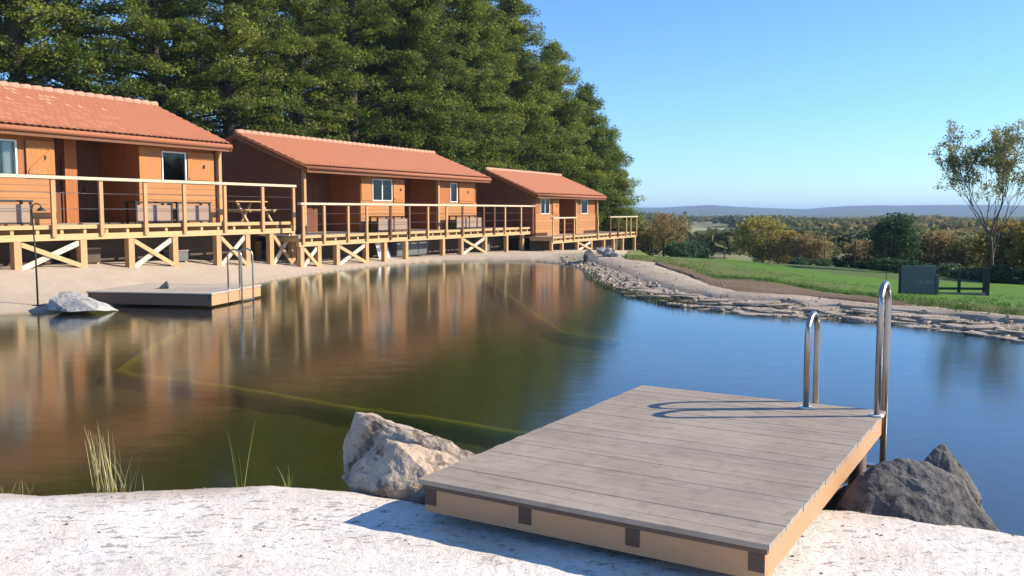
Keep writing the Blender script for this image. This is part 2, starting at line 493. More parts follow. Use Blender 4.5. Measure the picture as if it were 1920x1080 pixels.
def leaf_mat(name, stops, rough=.75, trans=.35, lf=.35):
    m, nt, out = new_mat(name); g = G(nt)
    geo = g.n('ShaderNodeNewGeometry'); v = g.coord('Object')
    oi = g.n('ShaderNodeObjectInfo')
    n = g.noise(v, lf, 4, .6)
    f = g.math('ADD', g.math('MULTIPLY', n, .92), g.math('MULTIPLY', geo.outputs['Random Per Island'], .2))
    f = g.math('ADD', f, g.math('MULTIPLY', g.math('SUBTRACT', oi.outputs['Random'], .5), .16))
    col = g.ramp(f, stops)
    d = g.n('ShaderNodeBsdfPrincipled'); g.l(col, d.inputs['Base Color']); d.inputs['Roughness'].default_value = rough
    d.inputs['Specular IOR Level'].default_value = .2
    t = g.n('ShaderNodeBsdfTranslucent'); g.l(col, t.inputs['Color'])
    mx = g.n('ShaderNodeMixShader'); mx.inputs[0].default_value = trans
    g.l(d.outputs[0], mx.inputs[1]); g.l(t.outputs[0], mx.inputs[2]); g.l(mx.outputs[0], out.inputs['Surface']); return m
M['needle'] = leaf_mat('conifer_needles', [(0.3, (0.0457, 0.07779399999999999, 0.018150000000000003)), (0.52, (0.1421, 0.188859, 0.03377)), (0.75, (0.3044, 0.326211, 0.058410000000000004))])
M['needle_d'] = leaf_mat('dense_conifer_needles', [(0.3, (0.0566, 0.092, 0.0236)), (0.52, (0.1534, 0.2065, 0.0378)), (0.75, (0.3068, 0.3363, 0.0649))])
M['oak'] = leaf_mat('yellow_green_leaves', [(0.3, (0.1294, 0.1294, 0.0242)), (0.55, (0.276, 0.2501, 0.0483)), (0.8, (0.4312, 0.345, 0.0776))], lf=.8)
M['yellow'] = leaf_mat('yellow_leaves', [(0.3, (0.1305, 0.1015, 0.0232)), (0.55, (0.29, 0.2102, 0.0435)), (0.8, (0.4205, 0.29, 0.0725))], lf=.8)
M['brown'] = leaf_mat('brown_leaves', [(0.3, (0.1487, 0.1169, 0.0531)), (0.55, (0.2975, 0.2125, 0.0956)), (0.8, (0.425, 0.3187, 0.1381))], lf=.8)
M['dkgreen'] = leaf_mat('dark_green_leaves', [(0.3, (0.0324, 0.0684, 0.0324)), (0.55, (0.063, 0.117, 0.0576)), (0.8, (0.117, 0.18, 0.081))], lf=.8)
M['olive'] = leaf_mat('olive_leaves', [(0.3, (0.1, 0.11, 0.04)), (0.55, (0.2, 0.2, 0.08)), (0.8, (0.3, 0.3, 0.12))], lf=.8)
M['sparse'] = leaf_mat('sparse_autumn_leaves', [(.3,(.20,.15,.06)),(.55,(.32,.31,.12)),(.8,(.42,.44,.18))], lf=.5)
M['forest'] = leaf_mat('far_wood_leaves', [(0.3, (0.0488, 0.078, 0.039)), (0.47, (0.1219, 0.1382, 0.0488)), (0.62, (0.2762, 0.1869, 0.0731)), (0.8, (0.39, 0.2682, 0.1137))], lf=.016)
M['bark'] = plain('dark_bark', (.055,.042,.032), .95, var=.4, scale=5, bump=.6)
M['bark_l'] = plain('grey_bark', (.12,.10,.085), .95, var=.3, scale=6, bump=.5)
M['straw'] = plain('straw_stems', (.38,.34,.15), .8, var=.25, scale=6)
M['reed'] = plain('green_reed_stems', (.26,.26,.06), .8, var=.25, scale=6)
M['tuft'] = plain('lawn_grass_tufts', (.10,.20,.025), .9, var=.5, scale=.8)
M['weed'] = plain('bank_weeds', (.085,.095,.03), .9, var=.4, scale=4)
def algae_mat():
    m, nt, out = new_mat('algae_covered_concrete'); g = G(nt); v = g.coord('Object')
    a = g.n('ShaderNodeAttribute', attribute_name='crest')
    top = g.mix(g.noise(v, 6, 5, .7), (.13,.15,.008), (.25,.26,.02))
    col = g.mix(a.outputs['Fac'], g.mix(g.noise(v, .5, 5), (.018,.022,.003), (.04,.034,.006)), top)
    g.bsdf(out, col, .95, spec=.1); return m
M['algae'] = algae_mat()

def water_mat():
    m, nt, out = new_mat('pond_water'); g = G(nt)
    v = g.coord('Object', (1, 1, 1))
    w1 = g.noise(g.coord('Object', (.9, 2.2, 1)), 1.5, 3, .5)
    w2 = g.noise(g.coord('Object', (1, 1.9, 1)), 9, 4, .6)
    calm = g.noise(v, .12, 2)
    h = g.math('ADD', g.math('MULTIPLY', w1, 1.0), g.math('MULTIPLY', w2, .14))
    b = g.n('ShaderNodeBump'); b.inputs['Distance'].default_value = .035
    g.l(h, b.inputs['Height']); g.l(g.math('ADD', g.math('MULTIPLY', calm, .10), .02), b.inputs['Strength'])
    fr = g.n('ShaderNodeFresnel'); g.l(b.outputs[0], fr.inputs['Normal'])
    geo = g.n('ShaderNodeNewGeometry')            # same reflectance from both sides, so daylight reaches the bed
    g.l(g.math('SUBTRACT', 1.33, g.math('MULTIPLY', geo.outputs['Backfacing'], 1.33-1/1.33)), fr.inputs['IOR'])
    tr = g.n('ShaderNodeBsdfTransparent'); tr.inputs['Color'].default_value = (.80,.77,.46,1)
    gl = g.n('ShaderNodeBsdfGlossy'); gl.inputs['Roughness'].default_value = .125; gl.inputs['Color'].default_value = (.86,.93,1,1); g.l(b.outputs[0], gl.inputs['Normal'])
    mx = g.n('ShaderNodeMixShader'); g.l(g.math('POWER', fr.outputs[0], .72), mx.inputs[0]); g.l(tr.outputs[0], mx.inputs[1]); g.l(gl.outputs[0], mx.inputs[2])
    g.l(mx.outputs[0], out.inputs['Surface']); return m
M['water'] = water_mat()

# ------------------------------------------------------------------ ground sheet
def build_ground():
    rs = [0.4]
    while rs[-1] < 9000:
        r = rs[-1]
        rs.append(r*(1.06 if r < 2.5 else 1.010 if r < 13 else 1.012 if r < 60 else 1.03 if r < 900 else 1.12))
    rs = np.array(rs)
    fine = np.arange(-40, 40.001, .16)
    coarse = np.arange(42, 318.1, 4.0)
    th = np.radians(np.concatenate([fine, coarse]))
    nr, nt_ = len(rs), len(th)
    rr, tt = np.meshgrid(rs, th, indexing='ij')
    x = (rr*np.sin(tt)).ravel(); y = (rr*np.cos(tt)).ravel()
    d = sdist(x, y)
    z = terrain(x, y)
    far = np.hypot(x, y)
    verts = np.stack([x, y, z], 1)
    i = np.arange(nr-1)[:, None]; j = np.arange(nt_)[None, :]; j2 = (j+1) % nt_
    q = np.stack([(i*nt_+j).ravel()*1, (i*nt_+j2).ravel(), ((i+1)*nt_+j2).ravel(), ((i+1)*nt_+j).ravel()], 1)
    q = q[:, ::-1]
    o = np_mesh('ground', verts, q, M['ground'], smooth=True)
    wr = sst(0, 2.2, x - xb(y))
    nz = fbm(x*.9, y*.9, 41, 4)
    white = sst(13, 11, y)*sst(.1, .9, d+nz*.7)
    sand = (1-wr)*sst(90, 60, far) + sst(13, 11, y)
    rub = wr*sst(4.2, 2.6, d+nz*.8)*sst(80, 50, far)
    add_attr(o, 'white', white); add_attr(o, 'sand', np.clip(sand, 0, 1)); add_attr(o, 'rubble', rub); add_attr(o, 'far_wooded', sst(620, 900, far)); add_attr(o, 'near_field', sst(130, 70, far))
    add_attr(o, 'wet', sst(1.15, .25, d+nz*.55)*sst(13, 11, y) + sst(.6, .05, d+nz*.25)*sst(11, 13, y))
    add_attr(o, 'bed', sst(.03, -.08, d))
    add_attr(o, 'shallow', sst(-.32, -.03, z)*sst(.15, 0, d))
    tag(o, kind='structure')
    return o
build_ground()

def ruled(name, A, B, mat, off, nu=180, nv=10, sort_px=True):
    """a sheet draped on the land between two outlines"""
    def res(P, n):
        P = np.array(P, float)
        s = np.concatenate([[0], np.cumsum(np.hypot(*(P[1:]-P[:-1]).T))]); t = np.linspace(0, s[-1], n)
        return np.stack([np.interp(t, s, P[:, 0]), np.interp(t, s, P[:, 1])], 1)
    a = res([gt(*p) for p in A], nu); b = res([gt(*p) for p in B], nu)
    t = np.linspace(0, 1, nv)[None, :, None]
    P = a[:, None, :]*(1-t)+b[:, None, :]*t
    x = P[..., 0].ravel(); y = P[..., 1].ravel()
    edge = np.ones((nu, nv)); 
    jit = fbm(x*1.1, y*1.1, 77, 3)*.5
    wedge = np.zeros((nu, nv)); wedge[:, 0] = 1; wedge[:, -1] = 1
    y = y + jit*wedge.ravel()
    wedge[0, :] = 1; wedge[-1, :] = 1
    z = terrain(x, y)+off*(1-1.3*wedge.ravel())
    i = np.arange(nu-1)[:, None]; j = np.arange(nv-1)[None, :]
    q = np.stack([(i*nv+j).ravel(), ((i+1)*nv+j).ravel(), ((i+1)*nv+j+1).ravel(), (i*nv+j+1).ravel()], 1)
    o = np_mesh(name, np.stack([x, y, z], 1), q, mat, smooth=True)
    tag(o, kind='structure')
    return o, x, y
LAWN_A = [(1172,486),(1230,493),(1290,507),(1345,527),(1400,527),(1460,534),(1550,549),(1640,561),(1700,573),(1800,583),(1920,596),(2100,616)]
LAWN_B = [(1172,479),(1230,481),(1300,485),(1400,492),(1480,503),(1560,516),(1640,524),(1700,529),(1800,532),(1920,536),(2000,538),(2100,540)]
lawn, lx, ly = ruled('lawn', LAWN_A, LAWN_B, M['lawn'], .07, 220, 40)
ld = sdist(lx, ly)
add_attr(lawn, 'dry', np.clip(sst(11.5, 6.5, lx+fbm(lx*.4, ly*.4, 5, 3)*3)*.8 + sst(3.2, 1.8, ld)*.5, 0, 1))
ruled('soil', [(1230,497),(1290,517),(1340,541),(1400,552),(1500,558),(1640,573),(1710,581)],
      [(1230,492),(1290,505),(1345,524),(1400,524),(1460,531),(1640,559),(1710,572)], M['dirt'], .05, 120, 10)
ruled('path', [(1108,492),(1150,507),(1200,527),(1260,545),(1330,557),(1400,563),(1500,572),(1640,584),(1780,594),(1920,606),(2100,626)],
      [(1160,487),(1215,494),(1270,512),(1330,536),(1390,550),(1500,557),(1640,573),(1780,583),(1920,598),(2100,618)], M['path'], .055, 200, 8)

def build_water():
    # outline pushed a little outward so that the sheet dives under the land
    P = np.array(POND, float); n = len(P)
    out = []
    for i in range(n):
        a = P[i-1]; c = P[(i+1) % n]; t = c-a; t = t/np.hypot(*t)
        nrm = np.array([t[1], -t[0]])
        out.append(P[i]+nrm*.45)
    me = bpy.data.meshes.new('pond_water'); bm = bmesh.new()
    f = bm.faces.new([bm.verts.new((p[0], p[1], 0)) for p in out])
    bmesh.ops.triangulate(bm, faces=[f]); bmesh.ops.recalc_face_normals(bm, faces=bm.faces)
    if sum(f.normal.z for f in bm.faces) < 0: bmesh.ops.reverse_faces(bm, faces=bm.faces)
    bm.to_mesh(me); bm.free(); me.materials.append(M['water'])
    o = bpy.data.objects.new('pond_water', me); link(o); tag(o, kind='structure')
build_water()

# submerged walls of the swimming zone
def pool_wall(pts, w, label):
    mb = MB()
    P = [Vector((*gp(px, py, -.36), 0)) for px, py in pts]
    # resample + wobble
    Q = []
    for a, b in zip(P[:-1], P[1:]):
        n = max(2, int((b-a).length/.25))
        for k in range(n): Q.append(a.lerp(b, k/n))
    Q.append(P[-1])
    us = np.linspace(-1, 1, 13); m = len(us); V = []; crest = []
    for i, p in enumerate(Q):
        t = (Q[min(i+1, len(Q)-1)]-Q[max(0, i-1)]).normalized(); nn = Vector((-t.y, t.x, 0))
        ww = w*(1+.2*mnoise.noise(p*1.3)); sh = .03*mnoise.noise(p*.9+Vector((5, 0, 0)))
        zt = -.37+.03*mnoise.noise(p*1.9)
        for u in us:
            q = p+nn*(u*ww*1.9+sh); b = math.exp(-(u/.42)**2)
            V.append((q.x, q.y, zt-(.62+zt)*(1-b)-.03+.03*mnoise.noise(q*5)))
            crest.append(max(0, math.exp(-(u/.20)**2)*(.85+.5*mnoise.noise(q*3.1))))
    i_ = np.arange(len(Q)-1)[:, None]; j_ = np.arange(m-1)[None, :]
    qd = np.stack([(i_*m+j_).ravel(), (i_*m+j_+1).ravel(), ((i_+1)*m+j_+1).ravel(), ((i_+1)*m+j_).ravel()], 1)
    o = np_mesh('pool_wall', np.array(V), qd, M['algae'], smooth=True); add_attr(o, 'crest', np.array(crest))
    tag(o, label, 'pool wall'); return
    o = mb.build('pool_wall', M['algae']); tag(o, label, 'pool wall')
pool_wall([(1010,806),(800,775),(600,745),(400,715),(213,690),(310,628),(400,590)], .24,
          'algae covered submerged wall, bending under the near left water in front of the big pale rock')
pool_wall([(1160,630),(1105,627),(1060,620),(1010,590),(960,555),(915,525)], .3,
          'short submerged wall with yellow green algae below the reflection of the farthest cabin')

# far blue ridge
def build_hills():
    px = np.array([300,900,1100,1165,1240,1290,1330,1365,1400,1460,1505,1530,1560,1600,1640,1700,1760,1830,1920,2100,2600])
    py = np.array([392,390,389,389,388.5,386,384,386,388.5,390.5,392,390,387.5,385.5,384.5,385,384,384,385,387,391])
    ang = np.linspace(-38, 42, 420); tt = np.tan(np.radians(ang))
    prof = np.interp(960+1706*tt, px, py)
    depth = np.linspace(-1, 1, 34)
    V = []
    for k, dd in enumerate(depth):
        Y = 3000+dd*700
        x = tt*Y
        top = (395-prof)/1706*3000+CZ
        env = (1-abs(dd))**.8
        z = -14 + (top+14)*env + fbm(x/130, np.full_like(x, Y/130), 3, 4)*9*env*(1-env)*2.2 + fbm(x/28, np.full_like(x, Y/28), 8, 2)*1.2*env
        V.append(np.stack([x, np.full_like(x, Y), z], 1))
    V = np.concatenate(V); n = len(ang)
    i = np.arange(len(depth)-1)[:, None]; j = np.arange(n-1)[None, :]
    q = np.stack([(i*n+j).ravel(), (i*n+j+1).ravel(), ((i+1)*n+j+1).ravel(), ((i+1)*n+j).ravel()], 1)
    m = soil_mat('wooded_ridge', (.025,.038,.06), (.04,.052,.068), (.018,.026,.04))  # blue of the distant air partly mixed into the wood's colour
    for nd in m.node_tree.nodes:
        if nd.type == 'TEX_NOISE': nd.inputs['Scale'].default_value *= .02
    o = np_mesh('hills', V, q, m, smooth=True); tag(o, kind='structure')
build_hills()

# ------------------------------------------------------------------ trees
def leaf_quads(C, size, flat=.5, rng=RNG, aspect=.6):
    """one small quad per centre; flat=1 -> lying, 0 -> any direction"""
    n = len(C)
    N = rng.normal(size=(n, 3)); N[:, 2] = np.abs(N[:, 2])*(1+flat*3); N /= np.linalg.norm(N, axis=1)[:, None]
    A = np.cross(N, rng.normal(size=(n, 3))); A /= np.linalg.norm(A, axis=1)[:, None]+1e-9
    B = np.cross(N, A)
    s = (size*(.6+.8*rng.random(n)))[:, None]
    a = A*s*.5; b = B*s*.5*aspect
    V = np.stack([C-a-b*.6, C+a*.2-b, C+a+b*.3, C-a*.3+b], 1).reshape(-1, 3)
    Fq = np.arange(n*4).reshape(n, 4)
    return V, Fq
def clump_points(cs, n_each, sig, rng=RNG):
    cs = np.asarray(cs, float); k = len(cs)
    P = rng.normal(size=(k, n_each, 3))
    P /= np.linalg.norm(P, axis=2)[..., None]
    rad = rng.random((k, n_each, 1))**.45
    return (cs[:, None, :] + P*rad*np.asarray(sig)[None, None, :]).reshape(-1, 3)

def make_conifer(name, h, r, seed, leaf='needle', base=.12, dense=1.0, lean=0, leaf_size=.155, nleaf=78):
    rng = np.random.default_rng(seed); rd = random.Random(seed)
    root = empty(name, (0, 0, 0))
    mb = MB()
    tr = h*.017+.10
    top = Vector((rd.uniform(-.4, .4), rd.uniform(-.4, .4), h))
    tp = [Vector((0, 0, -.4)), Vector((0, 0, .05*h)), top*.4, top*.75, top]
    mb.tube(tp, [tr*1.25, tr, tr*.72, tr*.36, .02], 9)
    cs = []
    z = base*h
    while z < h*.985:
        f = (z/h-base)/(1-base)
        env = r*(min(1, (f+.16)/.30))**.7*((1-f)**.62*1.12 if dense < 1.2 else (1-f**1.9)**.62*.92)
        nb = rd.randint(4, 6) if dense < 1.2 else rd.randint(6, 8)
        a0 = rd.uniform(0, 6.28)
        for k in range(nb):
            a = a0+k*6.283/nb+rd.uniform(-.35, .35); L = max(.35, env*rd.uniform(.62, 1.12))
            if rd.random() < .10/dense: continue
            c = Vector((top.x*z/h, top.y*z/h, z+rd.uniform(-.2, .2)))
            rise = rd.uniform(-.08, .22)*L
            e = c+Vector((math.cos(a)*L, math.sin(a)*L, rise))
            m = c.lerp(e, .5)+Vector((0, 0, .07*L))
            mb.tube([c, m, e], [tr*.30*(1-f*.6), tr*.18*(1-f*.6), .012], 4, False)
            ns = max(2, int(L/.42*dense))
            for s in range(ns):
                t = .22+.80*(s+rd.random()*.7)/ns
                p = c.lerp(e, t)+Vector((0, 0, .07*L*4*t*(1-t) if t < 1 else 0))
                sp = .34*L*t*.5
                cs.append((p.x+rd.gauss(0, sp*.6), p.y+rd.gauss(0, sp*.6), p.z+rd.gauss(.05, .10)))
        z += rd.uniform(.42, .62)/max(.8, dense*.85)*(1.25 if f < .25 else 1)
    mb.build('trunk', M['bark'], root, smooth=True)
    P = clump_points(cs, nleaf, (.52, .52, .30 if dense < 1.2 else .40), rng)
    V, Q = leaf_quads(P, leaf_size, .8, rng, .5)
    np_mesh('crown', V, Q, M[leaf], root)
    return root

def make_broadleaf(name, h, w, seed, leaf, leaf_size=.22, nclump=90, nleaf=42, trunk_h=.22, bark='bark', flat=.2, csize=.16):
    rng = np.random.default_rng(seed); rd = random.Random(seed)
    root = empty(name, (0, 0, 0))
    mb = MB(); tr = .022*h+.04
    th = trunk_h*h
    mb.tube([(0, 0, -.4), (0.03*h, 0, th*.6), (0, .02*h, th*1.2)], [tr*1.4, tr, tr*.8], 8)
    cs = []
    for i in range(nclump):
        a = rd.uniform(0, 6.283); u = rd.uniform(-1, 1); q = rd.uniform(.45, 1)**.6
        s = math.sqrt(1-u*u)
        bump = 1+.22*mnoise.noise(Vector((math.cos(a)*1.7, math.sin(a)*1.7, u*1.7+seed)))*2
        zc = th+(h-th)*.5
        p = Vector((math.cos(a)*s*q*w*.5*bump, math.sin(a)*s*q*w*.5*bump, zc+u*q*(h-th)*.5*min(bump, 1.08)))
        if p.z < .15: p.z = .15+rd.random()*.3
        cs.append(tuple(p))
        if i % 5 == 0:
            m = Vector((0, 0, th)).lerp(p, .5)+Vector((0, 0, -.04*h))
            mb.tube([(0, .01*h, th*.9), m, p], [tr*.55, tr*.3, .012], 5, False)
    mb.build('trunk', M[bark], root, smooth=True)
    sg = csize*(w+h)*.5
    cs = [(a*.86, b*.86, min(c, h-sg*.6)) for a, b, c in cs]
    P = clump_points(cs, nleaf, (sg, sg, sg*.7), rng)
    P[:, 2] = np.maximum(P[:, 2], .05)
    V, Q = leaf_quads(P, leaf_size, flat, rng, .7)
    np_mesh('crown', V, Q, M[leaf], root)
    return root

GT = 'tall conifers behind the cabins'
con = [make_conifer('conifer_tree', 21, 4.6, 3, base=.30), make_conifer('conifer_tree', 19, 4.2, 8, base=.14),
       make_conifer('conifer_tree', 20, 5.0, 15, base=.08, dense=1.1)]
den = [make_conifer('dense_conifer_tree', 19.5, 5.0, 21, 'needle_d', base=.03, dense=1.35, leaf_size=.16, nleaf=80),
       make_conifer('dense_conifer_tree', 17, 4.6, 27, 'needle_d', base=.02, dense=1.4, leaf_size=.16, nleaf=80),
       make_conifer('dense_conifer_tree', 12.5, 3.9, 33, 'needle_d', base=.01, dense=1.45, leaf_size=.16, nleaf=80)]
USED = {}
def put(proto, px, Y, label, cat, group=None, rz=None, s=1.0, sink=.1):
    x = col_at(px, Y); z = tz(x, Y)-sink
    rz = random.uniform(0, 6.28) if rz is None else rz
    if id(proto) not in USED:
        USED[id(proto)] = 1; o = proto; o.location = (x, Y, z); o.rotation_euler = (0, 0, rz); o.scale = (s, s, s)
    else:
        o = copy_tree(proto, (x, Y, z), rz, None, None, (s, s, s))
    tag(o, label, cat, group)
    return o
put(con[0], 46, 39, 'tall dark conifer with bare lower trunk behind the left end of the nearest cabin roof', 'conifer', GT)
put(con[1], 150, 40.5, 'tall dark conifer whose trunk shows above the ridge of the nearest cabin', 'conifer', GT)
put(con[0], -95, 38, 'leftmost conifer cut by the left edge of the picture', 'conifer', GT)
put(con[2], 290, 43, 'conifer rising behind the right end of the nearest cabin ridge', 'conifer', GT, s=.95)
put(con[1], 432, 45, 'conifer with dark trunk standing behind the gap between the first two cabins', 'conifer', GT)
put(den[0], 700, 66, 'dense conifer filling the gap above the middle cabin ridge', 'conifer', GT, s=1.15)
put(con[2], 560, 50, 'conifer behind the left ridge end of the middle cabin', 'conifer', GT)
put(con[0], 660, 54, 'conifer with yellowish boughs behind the middle of the second cabin roof', 'conifer', GT, s=1.02)
put(den[0], 775, 58, 'dense olive green conifer behind the right half of the middle cabin roof', 'conifer', GT)
put(den[0], 868, 64, 'dense green conifer rising over the joint of the second and third cabins', 'conifer', GT, s=1.02)
put(den[1], 958, 70, 'broad dense conifer behind the ridge of the farthest cabin', 'conifer', GT, s=1.16)
put(den[1], 1035, 74, 'dense conifer whose top meets the open sky at the right side of the grove', 'conifer', GT, s=1.0)
put(den[2], 1098, 77, 'lower dense conifer stepping down at the right end of the grove', 'conifer', GT, s=1.12)
put(den[2], 1142, 79, 'lowest and rightmost dense conifer of the grove, beside the valley', 'conifer', GT, s=.80)
# second row, deeper in the grove
for px, Y, p, s in ((-20,56,0,1.0),(350,55,1,1.1),(500,60,2,1.1),(610,64,2,1.15),(720,68,1,1.25),(820,74,2,1.25),(905,79,2,1.2)):
    put(con[p], px, Y, 'conifer half hidden in the dark second row of the grove behind the cabins', 'conifer', 'second row conifers in the grove', s=s)
und = make_broadleaf('undergrowth_shrub', 4.2, 5.2, 61, 'dkgreen', .2, 110, 44, .08)
UG = 'shaded shrubs under the grove'
for px, Y, s in ((245,45,.8),(350,46,1.1),(395,43,1.0),(490,52,1.2),(620,56,1.2),(720,60,1.2),(810,64,1.2),(900,70,1.2),(990,74,1.2)):
    put(und, px, Y, 'shaded dark shrub under the conifers behind the cabin roofs', 'shrub', UG, s=s)

# trees and shrubs of the valley
oak = make_broadleaf('oak_tree', 4.6, 6.2, 71, 'oak', .24, 120, 50, .10)
put(oak, 1432, 88, 'yellow green round oak beyond the lawn, tallest of the middle tree group', 'tree')
yb = make_broadleaf('autumn_shrub', 3.2, 4.0, 73, 'yellow', .2, 80, 46, .06)
AG = 'autumn shrubs beyond the lawn'
put(yb, 1492, 80, 'yellow leaved shrub right of the oak beyond the lawn', 'shrub', AG)
put(yb, 1462, 84, 'yellow leaved shrub tucked in front of the oak trunk', 'shrub', AG, s=.85)
bb = make_broadleaf('brown_shrub', 3.3, 4.0, 75, 'brown', .2, 80, 46, .06)
put(bb, 1522, 76, 'brown leaved shrub at the right end of the middle tree group', 'shrub', AG, s=.85)
put(bb, 1215, 78, 'brown shrub nearest the end of the far cabin deck', 'shrub', AG, s=1.0)
tb = make_broadleaf('thin_brown_tree', 4.9, 4.2, 77, 'brown', .19, 70, 34, .32)
put(tb, 1246, 72, 'thin brown tree with a straight trunk left of the pale field', 'tree', s=.82)
put(tb, 1268, 78, 'second thin brown tree, close behind the dark bush on the lawn', 'tree', s=.72)
db = make_broadleaf('dark_bush', 1.5, 2.6, 79, 'dkgreen', .15, 60, 44, .05)
put(db, 1278, 64, 'low dark bush at the foot of the thin brown trees', 'bush', 'low dark bushes')
put(db, 1302, 66, 'low dark bush, rightmost of the two on the left lawn', 'bush', 'low dark bushes', s=1.05)
ob = make_broadleaf('olive_shrub', 3.2, 4.2, 81, 'olive', .2, 80, 44, .05)
put(ob, 1190, 92, 'olive shrub beyond the rail of the farthest deck', 'shrub')
put(ob, 1545, 92, 'olive shrub by the pale trunk between oak group and dark conifer', 'shrub', s=.8)
dcon = make_broadleaf('bushy_dark_tree', 5.0, 4.2, 83, 'dkgreen', .2, 120, 50, .08)
put(dcon, 1676, 47, 'dark green bushy tree behind the dark board on the lawn', 'tree', s=.63)
put(ob, 1712, 54, 'olive shrub leaning on the right side of the dark bushy tree', 'shrub', s=.9)
put(bb, 1622, 52, 'brown shrub left of the dark green bushy tree', 'shrub', AG, s=.55)
put(bb, 1770, 52, 'brown hazy shrub behind the timber fence', 'shrub', AG, s=.8)
put(ob, 1825, 50, 'olive shrub left of the bare tree trunk', 'shrub', s=.75)
put(yb, 1900, 47, 'yellow shrub under the bare tree at the right edge', 'shrub', AG, s=1.0)
put(ob, 1945, 46, 'olive shrub cut by the right edge of the picture', 'shrub', s=1.0)
put(yb, 1995, 38, 'yellow shrub beyond the right edge of the lawn', 'shrub', AG, s=1.1)
hs = make_broadleaf('hedge_shrub', 1.1, 2.6, 85, 'dkgreen', .14, 50, 44, .05)
HG = 'low hedge shrubs along the back of the lawn'
for px, Y in ((1500,62),(1545,57),(1590,52),(1634,48),(1668,44),(1705,42),(1745,41),(1785,41),(1830,40),(1880,38),(1925,37)):
    put(hs, px, Y, 'low dark hedge shrub at the back edge of the lawn', 'shrub', HG, s=random.uniform(.5, .8))

def bare_tree():
    rd = random.Random(5)
    root = empty('bare_tree', (0, 0, 0))
    mb = MB(); tips = []
    def grow(p, d, L, r, depth):
        n = 4; pts = [p]; rs = [r]
        for i in range(n):
            d = (d+Vector((rd.gauss(0, .12), rd.gauss(0, .12), .05+rd.gauss(0, .05)))).normalized()
            p = p+d*(L/n); pts.append(p); rs.append(max(.007, r*(1-.45*(i+1)/n)))
        mb.tube(pts, rs, 6 if depth < 2 else 4, False)
        if depth >= 3: tips.extend(pts[2:])
        if depth >= 6: return
        k = rd.choice((2, 3, 3)) if depth else 5
        for i in range(k):
            q = pts[rd.randint(2, n)] if i else pts[-1]
            a = rd.uniform(0, 6.283); sp = rd.uniform(.4, .85)
            side = d.cross(Vector((math.cos(a), math.sin(a), .3))).normalized()
            nd = (d+side*sp*.8+Vector((0, 0, .22))).normalized()
            grow(q, nd, L*rd.uniform(.6, .85), max(.009, r*rd.uniform(.42, .58)), depth+1)
    grow(Vector((0, 0, -.3)), Vector((.05, 0, 1)), 2.7, .10, 0)
    mb.build('trunk', M['bark_l'], root, smooth=True)
    rng = np.random.default_rng(3)
    T = np.array([tuple(t) for t in tips]); keep = rng.random(len(T)) < np.clip(.10+.06*(T[:, 2]-3), .10, .55)
    P = clump_points(T[keep], 12, (.22, .22, .2), rng)
    V, Q = leaf_quads(P, .095, .1, rng, .7)
    np_mesh('crown', V, Q, M['sparse'], root)
    return root
bt = bare_tree()
put(bt, 1866, 42, 'tall nearly bare tree with thin branches at the right side of the lawn', 'tree', rz=.4, s=.93)

# far wood: one mass of crowns nobody could count
def far_wood():
    rng = np.random.default_rng(91)
    tmpl = []
    for k in range(6):
        n = 70
        u = rng.normal(size=(n, 3)); u /= np.linalg.norm(u, axis=1)[:, None]
        u[:, 2] = np.abs(u[:, 2])*1.0-.15
        p = u*(1+.25*rng.normal(size=(n, 1)))*np.array([[.5, .5, .55]])+np.array([[0, 0, .45]])
        V, Q = leaf_quads(p, .30, .1, rng, .85); tmpl.append((V, Q))
    VV = []; QQ = []; b = 0
    N = 2900
    Y = 105*np.exp(rng.random(N)*math.log(950/105)); px = rng.uniform(1080, 2080, N)
    for i in range(N):
        y = Y[i]; p = px[i]
        if 1278 < p < 1384 and 170 < y < 430: continue
        if p < 1278 and 108 < y < 300 and fbm(np.array([p/40]), np.array([y/30]), 4, 2)[0] < .12: continue
        if 1384 < p < 1500 and y < 125: continue
        if y < 150 and rng.random() < .6: continue
        if 120 < y < 520 and fbm(np.array([p/70.]), np.array([math.log(y)*5]), 24, 2)[0] < -.02: continue
        if 300 < y < 700 and fbm(np.array([p/60.]), np.array([y/90]), 14, 2)[0] < -.30: continue
        x = col_at(p, y); z = tz(x, y)
        hh = rng.uniform(.55, 1.15)*(3.2+2.8*sst(110, 350, y)); ww = hh*rng.uniform(.9, 1.5)
        # keep the tops just under the skyline
        top = CZ-(np.interp(p, [1150, 1230, 1320, 1420, 1500], [-3, 3, 10, 16, 14])+3*math.sin(p*.021))*y/1706
        hh = min(hh, max(1.5, top-z))
        V, Q = tmpl[rng.integers(6)]
        c, s = math.cos(i), math.sin(i)
        W = np.stack([(V[:, 0]*c-V[:, 1]*s)*ww+x, (V[:, 0]*s+V[:, 1]*c)*ww+y, V[:, 2]*hh+z], 1)
        VV.append(W); QQ.append(Q+b); b += len(W)
    o = np_mesh('far_wood', np.concatenate(VV), np.concatenate(QQ), M['forest'])
    tag(o, 'far wood of green and autumn brown crowns covering the valley below the blue ridge', 'wood', kind='stuff')
far_wood()

# ------------------------------------------------------------------ cabins
UX, UY = .443, .8965
ROT = math.atan2(UY, UX)
L0 = (-13.55, 24.0)
def frame(k, s0, Hf):
    return (k*(L0[0]+s0*UX), k*(L0[1]+s0*UY), CZ+k*Hf)
def to_world(k, s, d):
    return (k*(L0[0]+s*UX-d*UY), k*(L0[1]+s*UY+d*UX))

